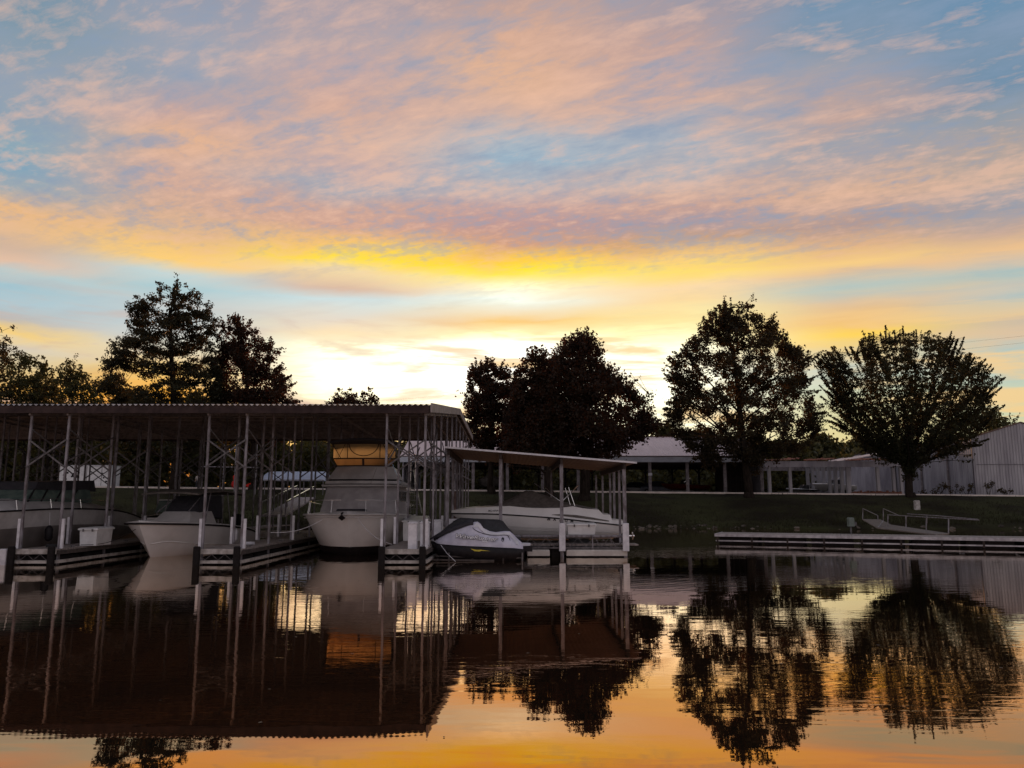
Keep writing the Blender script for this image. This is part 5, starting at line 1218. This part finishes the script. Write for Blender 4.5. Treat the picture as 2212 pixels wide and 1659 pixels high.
tree('tall spreading oak with an open ragged crown in front of the storage building', bp_(1618, 72), 72,
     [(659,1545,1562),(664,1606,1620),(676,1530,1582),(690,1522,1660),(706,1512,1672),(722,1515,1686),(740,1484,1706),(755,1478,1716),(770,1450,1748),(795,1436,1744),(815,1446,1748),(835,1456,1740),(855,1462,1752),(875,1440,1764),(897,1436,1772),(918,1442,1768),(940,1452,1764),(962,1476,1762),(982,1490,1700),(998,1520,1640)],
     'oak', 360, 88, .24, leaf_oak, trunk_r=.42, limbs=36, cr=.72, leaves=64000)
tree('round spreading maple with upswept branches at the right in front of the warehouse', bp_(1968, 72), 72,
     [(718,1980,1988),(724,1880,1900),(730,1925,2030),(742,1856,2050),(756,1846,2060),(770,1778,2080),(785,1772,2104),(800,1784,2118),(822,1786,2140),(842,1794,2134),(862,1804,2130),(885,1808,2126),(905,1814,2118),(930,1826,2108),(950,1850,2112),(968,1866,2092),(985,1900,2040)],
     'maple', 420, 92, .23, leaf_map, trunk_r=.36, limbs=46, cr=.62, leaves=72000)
tree('hazy round tree beyond the warehouse roof line at the right', bp_(2150, 125), 125,
     [(888,2132,2150),(900,2110,2180),(915,2098,2192),(940,2090,2200),(980,2090,2200)], 'oak', 80, 60, .42, leaf_far, trunk_r=.3, cr=1.2)
# far wood behind the buildings
far = [(-140,905,150,110),(20,880,150,118),(170,878,140,112),(300,850,130,104),(430,852,110,106),(560,858,110,103),(680,950,120,118),(800,950,110,122),(905,950,120,116),(1010,950,120,120),(1120,905,110,118),(1230,905,120,122),(1345,928,100,126),(1436,922,66,120),
       (1520,935,110,118),(1625,945,120,122),(1700,950,90,112),(1772,942,90,118),(1850,955,110,126),(1950,960,110,130),(2060,950,110,124),(2250,930,120,128),(2360,920,130,120)]
FL = ['leftmost background tree beyond the express cruiser', 'background tree beyond the express cruiser canvas', 'background tree right behind the white box trailer', 'low background tree showing between the cypress trunk and the olive trees', 'low orange rimmed background tree under the bald cypress', 'low background tree under the pointed gum tree', 'background tree beyond the pale blue awning', 'background tree just left of the flybridge cruiser windows', 'background tree straight behind the flybridge cruiser', 'background tree at the left end of the storage building', 'background tree behind the post nearest the shed gable', 'background tree seen through the storage building above the sport boat tent', 'background tree whose top peeks over the ridge right of the massive gum tree', 'small background tree top in the sky gap left of the oak', 'background tree behind the oak crown, left half', 'background tree behind the oak crown, right half', 'background tree just right of the oak trunk over the open shed', 'background tree in the gap between the oak and the maple', 'background tree behind the left side of the maple', 'background tree behind the maple trunk over the low annexe', 'background tree behind the right side of the maple above the warehouse wall', 'background tree beyond the warehouse gable at the right edge', 'farthest right background tree, past the warehouse']
for i, (x_, yt, wd_, Y_) in enumerate(far):
    h = wd_/2
    rows = [(yt,x_-h*.2,x_+h*.15),(yt+10,x_-h*.6,x_+h*.55),(yt+28,x_-h*.9,x_+h*.95),(yt+60,x_-h,x_+h),(max(yt+100,1020),x_-h*.95,x_+h*.95),(1058,x_-h*.8,x_+h*.8)]
    tree(FL[i], bp_(x_, Y_), Y_, rows, 'oak', 95, 80, .60, leaf_far, 'background trees behind the boat yard', .25, cr=1.6, limbs=6, name='background_tree')
# undergrowth as one mass
N = 3600; bxs = rng.uniform(-110, 105, N); bys = rng.uniform(104, 134, N)
C = np.stack([bxs, bys, np.array([top_z(x) for x in bxs])+rng.random(N)**1.0*(5.6+np.sin(bxs*.21)*.9+np.clip((-18-bxs)*.12,0,2.2))], 1)
V, Fq = leaf_quads(C, np.full(N, 1.5), 36, .62)
tag(npmesh('undergrowth', V, Fq, leaf_far, None, org=(0,0,0)), kind='stuff')
# ragged grass and weeds along the shore and bank
N = 16000; gx = rng.uniform(-48, 70, N); gy = 59.2+np.abs(rng.normal(size=N))*5; gy = np.where(gy > 74.8, 66, gy)
gz_ = np.array([ground_z(a, b) for a, b in zip(gx, gy)]); hgt = .08+.22*rng.random(N)*np.where(gy < 60.8, 1.6, .5)
dx_ = rng.normal(size=N)*.06; wv = .02+.02*rng.random(N)
V = np.stack([np.stack([gx-wv, gy, gz_-.03], 1), np.stack([gx+wv, gy, gz_-.03], 1), np.stack([gx+dx_, gy, gz_+hgt], 1)], 1).reshape(-1, 3)
tag(npmesh('bank_grass', V, np.arange(N*3).reshape(-1, 3), mat('long_grass', (.026,.028,.012), (.018,.016,.009), 1.5, .9, spec=.1), None, org=(0,0,0)), kind='stuff')
# riprap along the waterline
mb = MB()
def rock(x, y, r_):
    n = 6; L = []; z0 = ground_z(x, y)
    for k, (zz_, q) in enumerate(((-.5,.7),(.1,1.0),(.5,.75),(.7,.3))):
        L.append([(x+r_*q*math.cos(j*math.pi/3+k*.3)*random.uniform(.75,1.2), y+r_*q*math.sin(j*math.pi/3)*random.uniform(.7,1.1), max(z0,-.1)+r_*zz_*random.uniform(.8,1.2)*.9) for j in range(n)])
    mb.rings(L, True, True)
for i in range(190):
    x = random.choice((random.uniform(9, 18), random.uniform(36, 62), random.uniform(-2, 62))); s0 = 58.6+1.0*math.sin(x*.13)+.5*math.sin(x*.41+1)
    rock(x, s0+random.uniform(-.2, .9), random.choice((.06,.09,.13,.22)))
tag(mb.build('shore_rocks', rockm), kind='stuff')
# weeds at the foot of the warehouse
for i, (x_, h_) in enumerate(((2011,.5),(2035,1.3),(2062,1.1),(2092,1.2),(2140,1.4),(2180,.7))):
    X = xx(x_, 1070, 78.6); z = top_z(X); o = thing('weed', (X, 78.9, z), ('low dark weed at the foot of the downpipe by the warehouse','tall branching weed by the warehouse side wall','leaning weed left of the warehouse corner','bushy weed right below the warehouse corner','tall leaning weed in front of the ribbed warehouse wall','rightmost low weed in front of the ribbed warehouse wall')[i], 'weed', 'weeds along the warehouse foot')
    m_ = MB(); Cs = []
    for k in range(5):
        e_ = (X+random.uniform(-.7,.7), 78.9+random.uniform(-.3,.3), z+h_*random.uniform(.5,1)); m_.tube([(X+random.uniform(-.2,.2), 78.9, z-.1), ((X+e_[0])/2, 78.9, z+h_*.4), e_], .02, 4); Cs.append(e_)
    m_.build('stems', bark, o); V, Fq = leaf_quads(np.array(Cs), np.full(5, .28), 26, .16); npmesh('leaves', V, Fq, leaf_oak, o)

# fallen leaves and flecks drifting on the water
N = 420; fx_ = rng.uniform(-26, 30, N); fy_ = rng.uniform(7, 34, N); fs = .012+.03*rng.random(N); an_ = rng.random(N)*6.28
V = np.stack([np.stack([fx_+np.cos(an_+k*1.57)*fs*(1 if k % 2 else .6), fy_+np.sin(an_+k*1.57)*fs*(1 if k % 2 else .6), np.full(N, .006)], 1) for k in range(4)], 1).reshape(-1, 3)
tag(npmesh('floating_leaves', V, np.arange(N*4).reshape(-1, 4), mat('fallen_leaf', (.16,.11,.06), (.07,.05,.03), 3, .8), None, org=(0,0,0)), kind='stuff')
# round fenders and lines on the moored boats
def fender(label, X, Y, z, m=pvc):
    o = thing('fender', (X, Y, z), label, 'fender')
    L = [[(X+r_*math.cos(a), Y+r_*math.sin(a), z+h) for a in np.linspace(0, 2*math.pi, 11)[:-1]] for h, r_ in ((0,.03),(.05,.10),(.12,.13),(.42,.13),(.50,.09),(.56,.03))]
    MB().rings(L, True, True).build('body', m, o, smooth=True); MB().tube([(X, Y, z+.55), (X-.03, Y+.02, z+1.0)], .009, 4).build('line', pvc, o)
fender('black boat fender hanging between the express cruiser and the leftmost finger pier', -16.32, 28.2, .62, black)
fender('white boat fender hanging by the right side of the fishing boat', -10.95, 31.6, .42)
def rope(label, pts, m=pvc, r_=.011):
    P_ = [Vector(p) for p in pts]; out = []
    for i in range(13):
        t_ = i/12; p = P_[0].lerp(P_[1], t_); p.z -= .22*math.sin(math.pi*t_); out.append(tuple(p))
    tag(MB().tube(out, r_, 5).build('mooring_line', m, None, top=out[0]), label, 'rope')
rope('pale mooring line from the cruiser bow down to the finger pier on its right', [(-5.9, 30.0, 1.5), (-4.2, 28.1, .52)])
rope('mooring line from the cruiser bow across to the finger pier on its left', [(-6.9, 30.3, 1.5), (-8.75, 28.9, .9)])
rope('dark mooring line from the fishing boat bow to the leftmost finger pier', [(-13.4, 28.9, 1.15), (-14.62, 27.2, .55)], black)
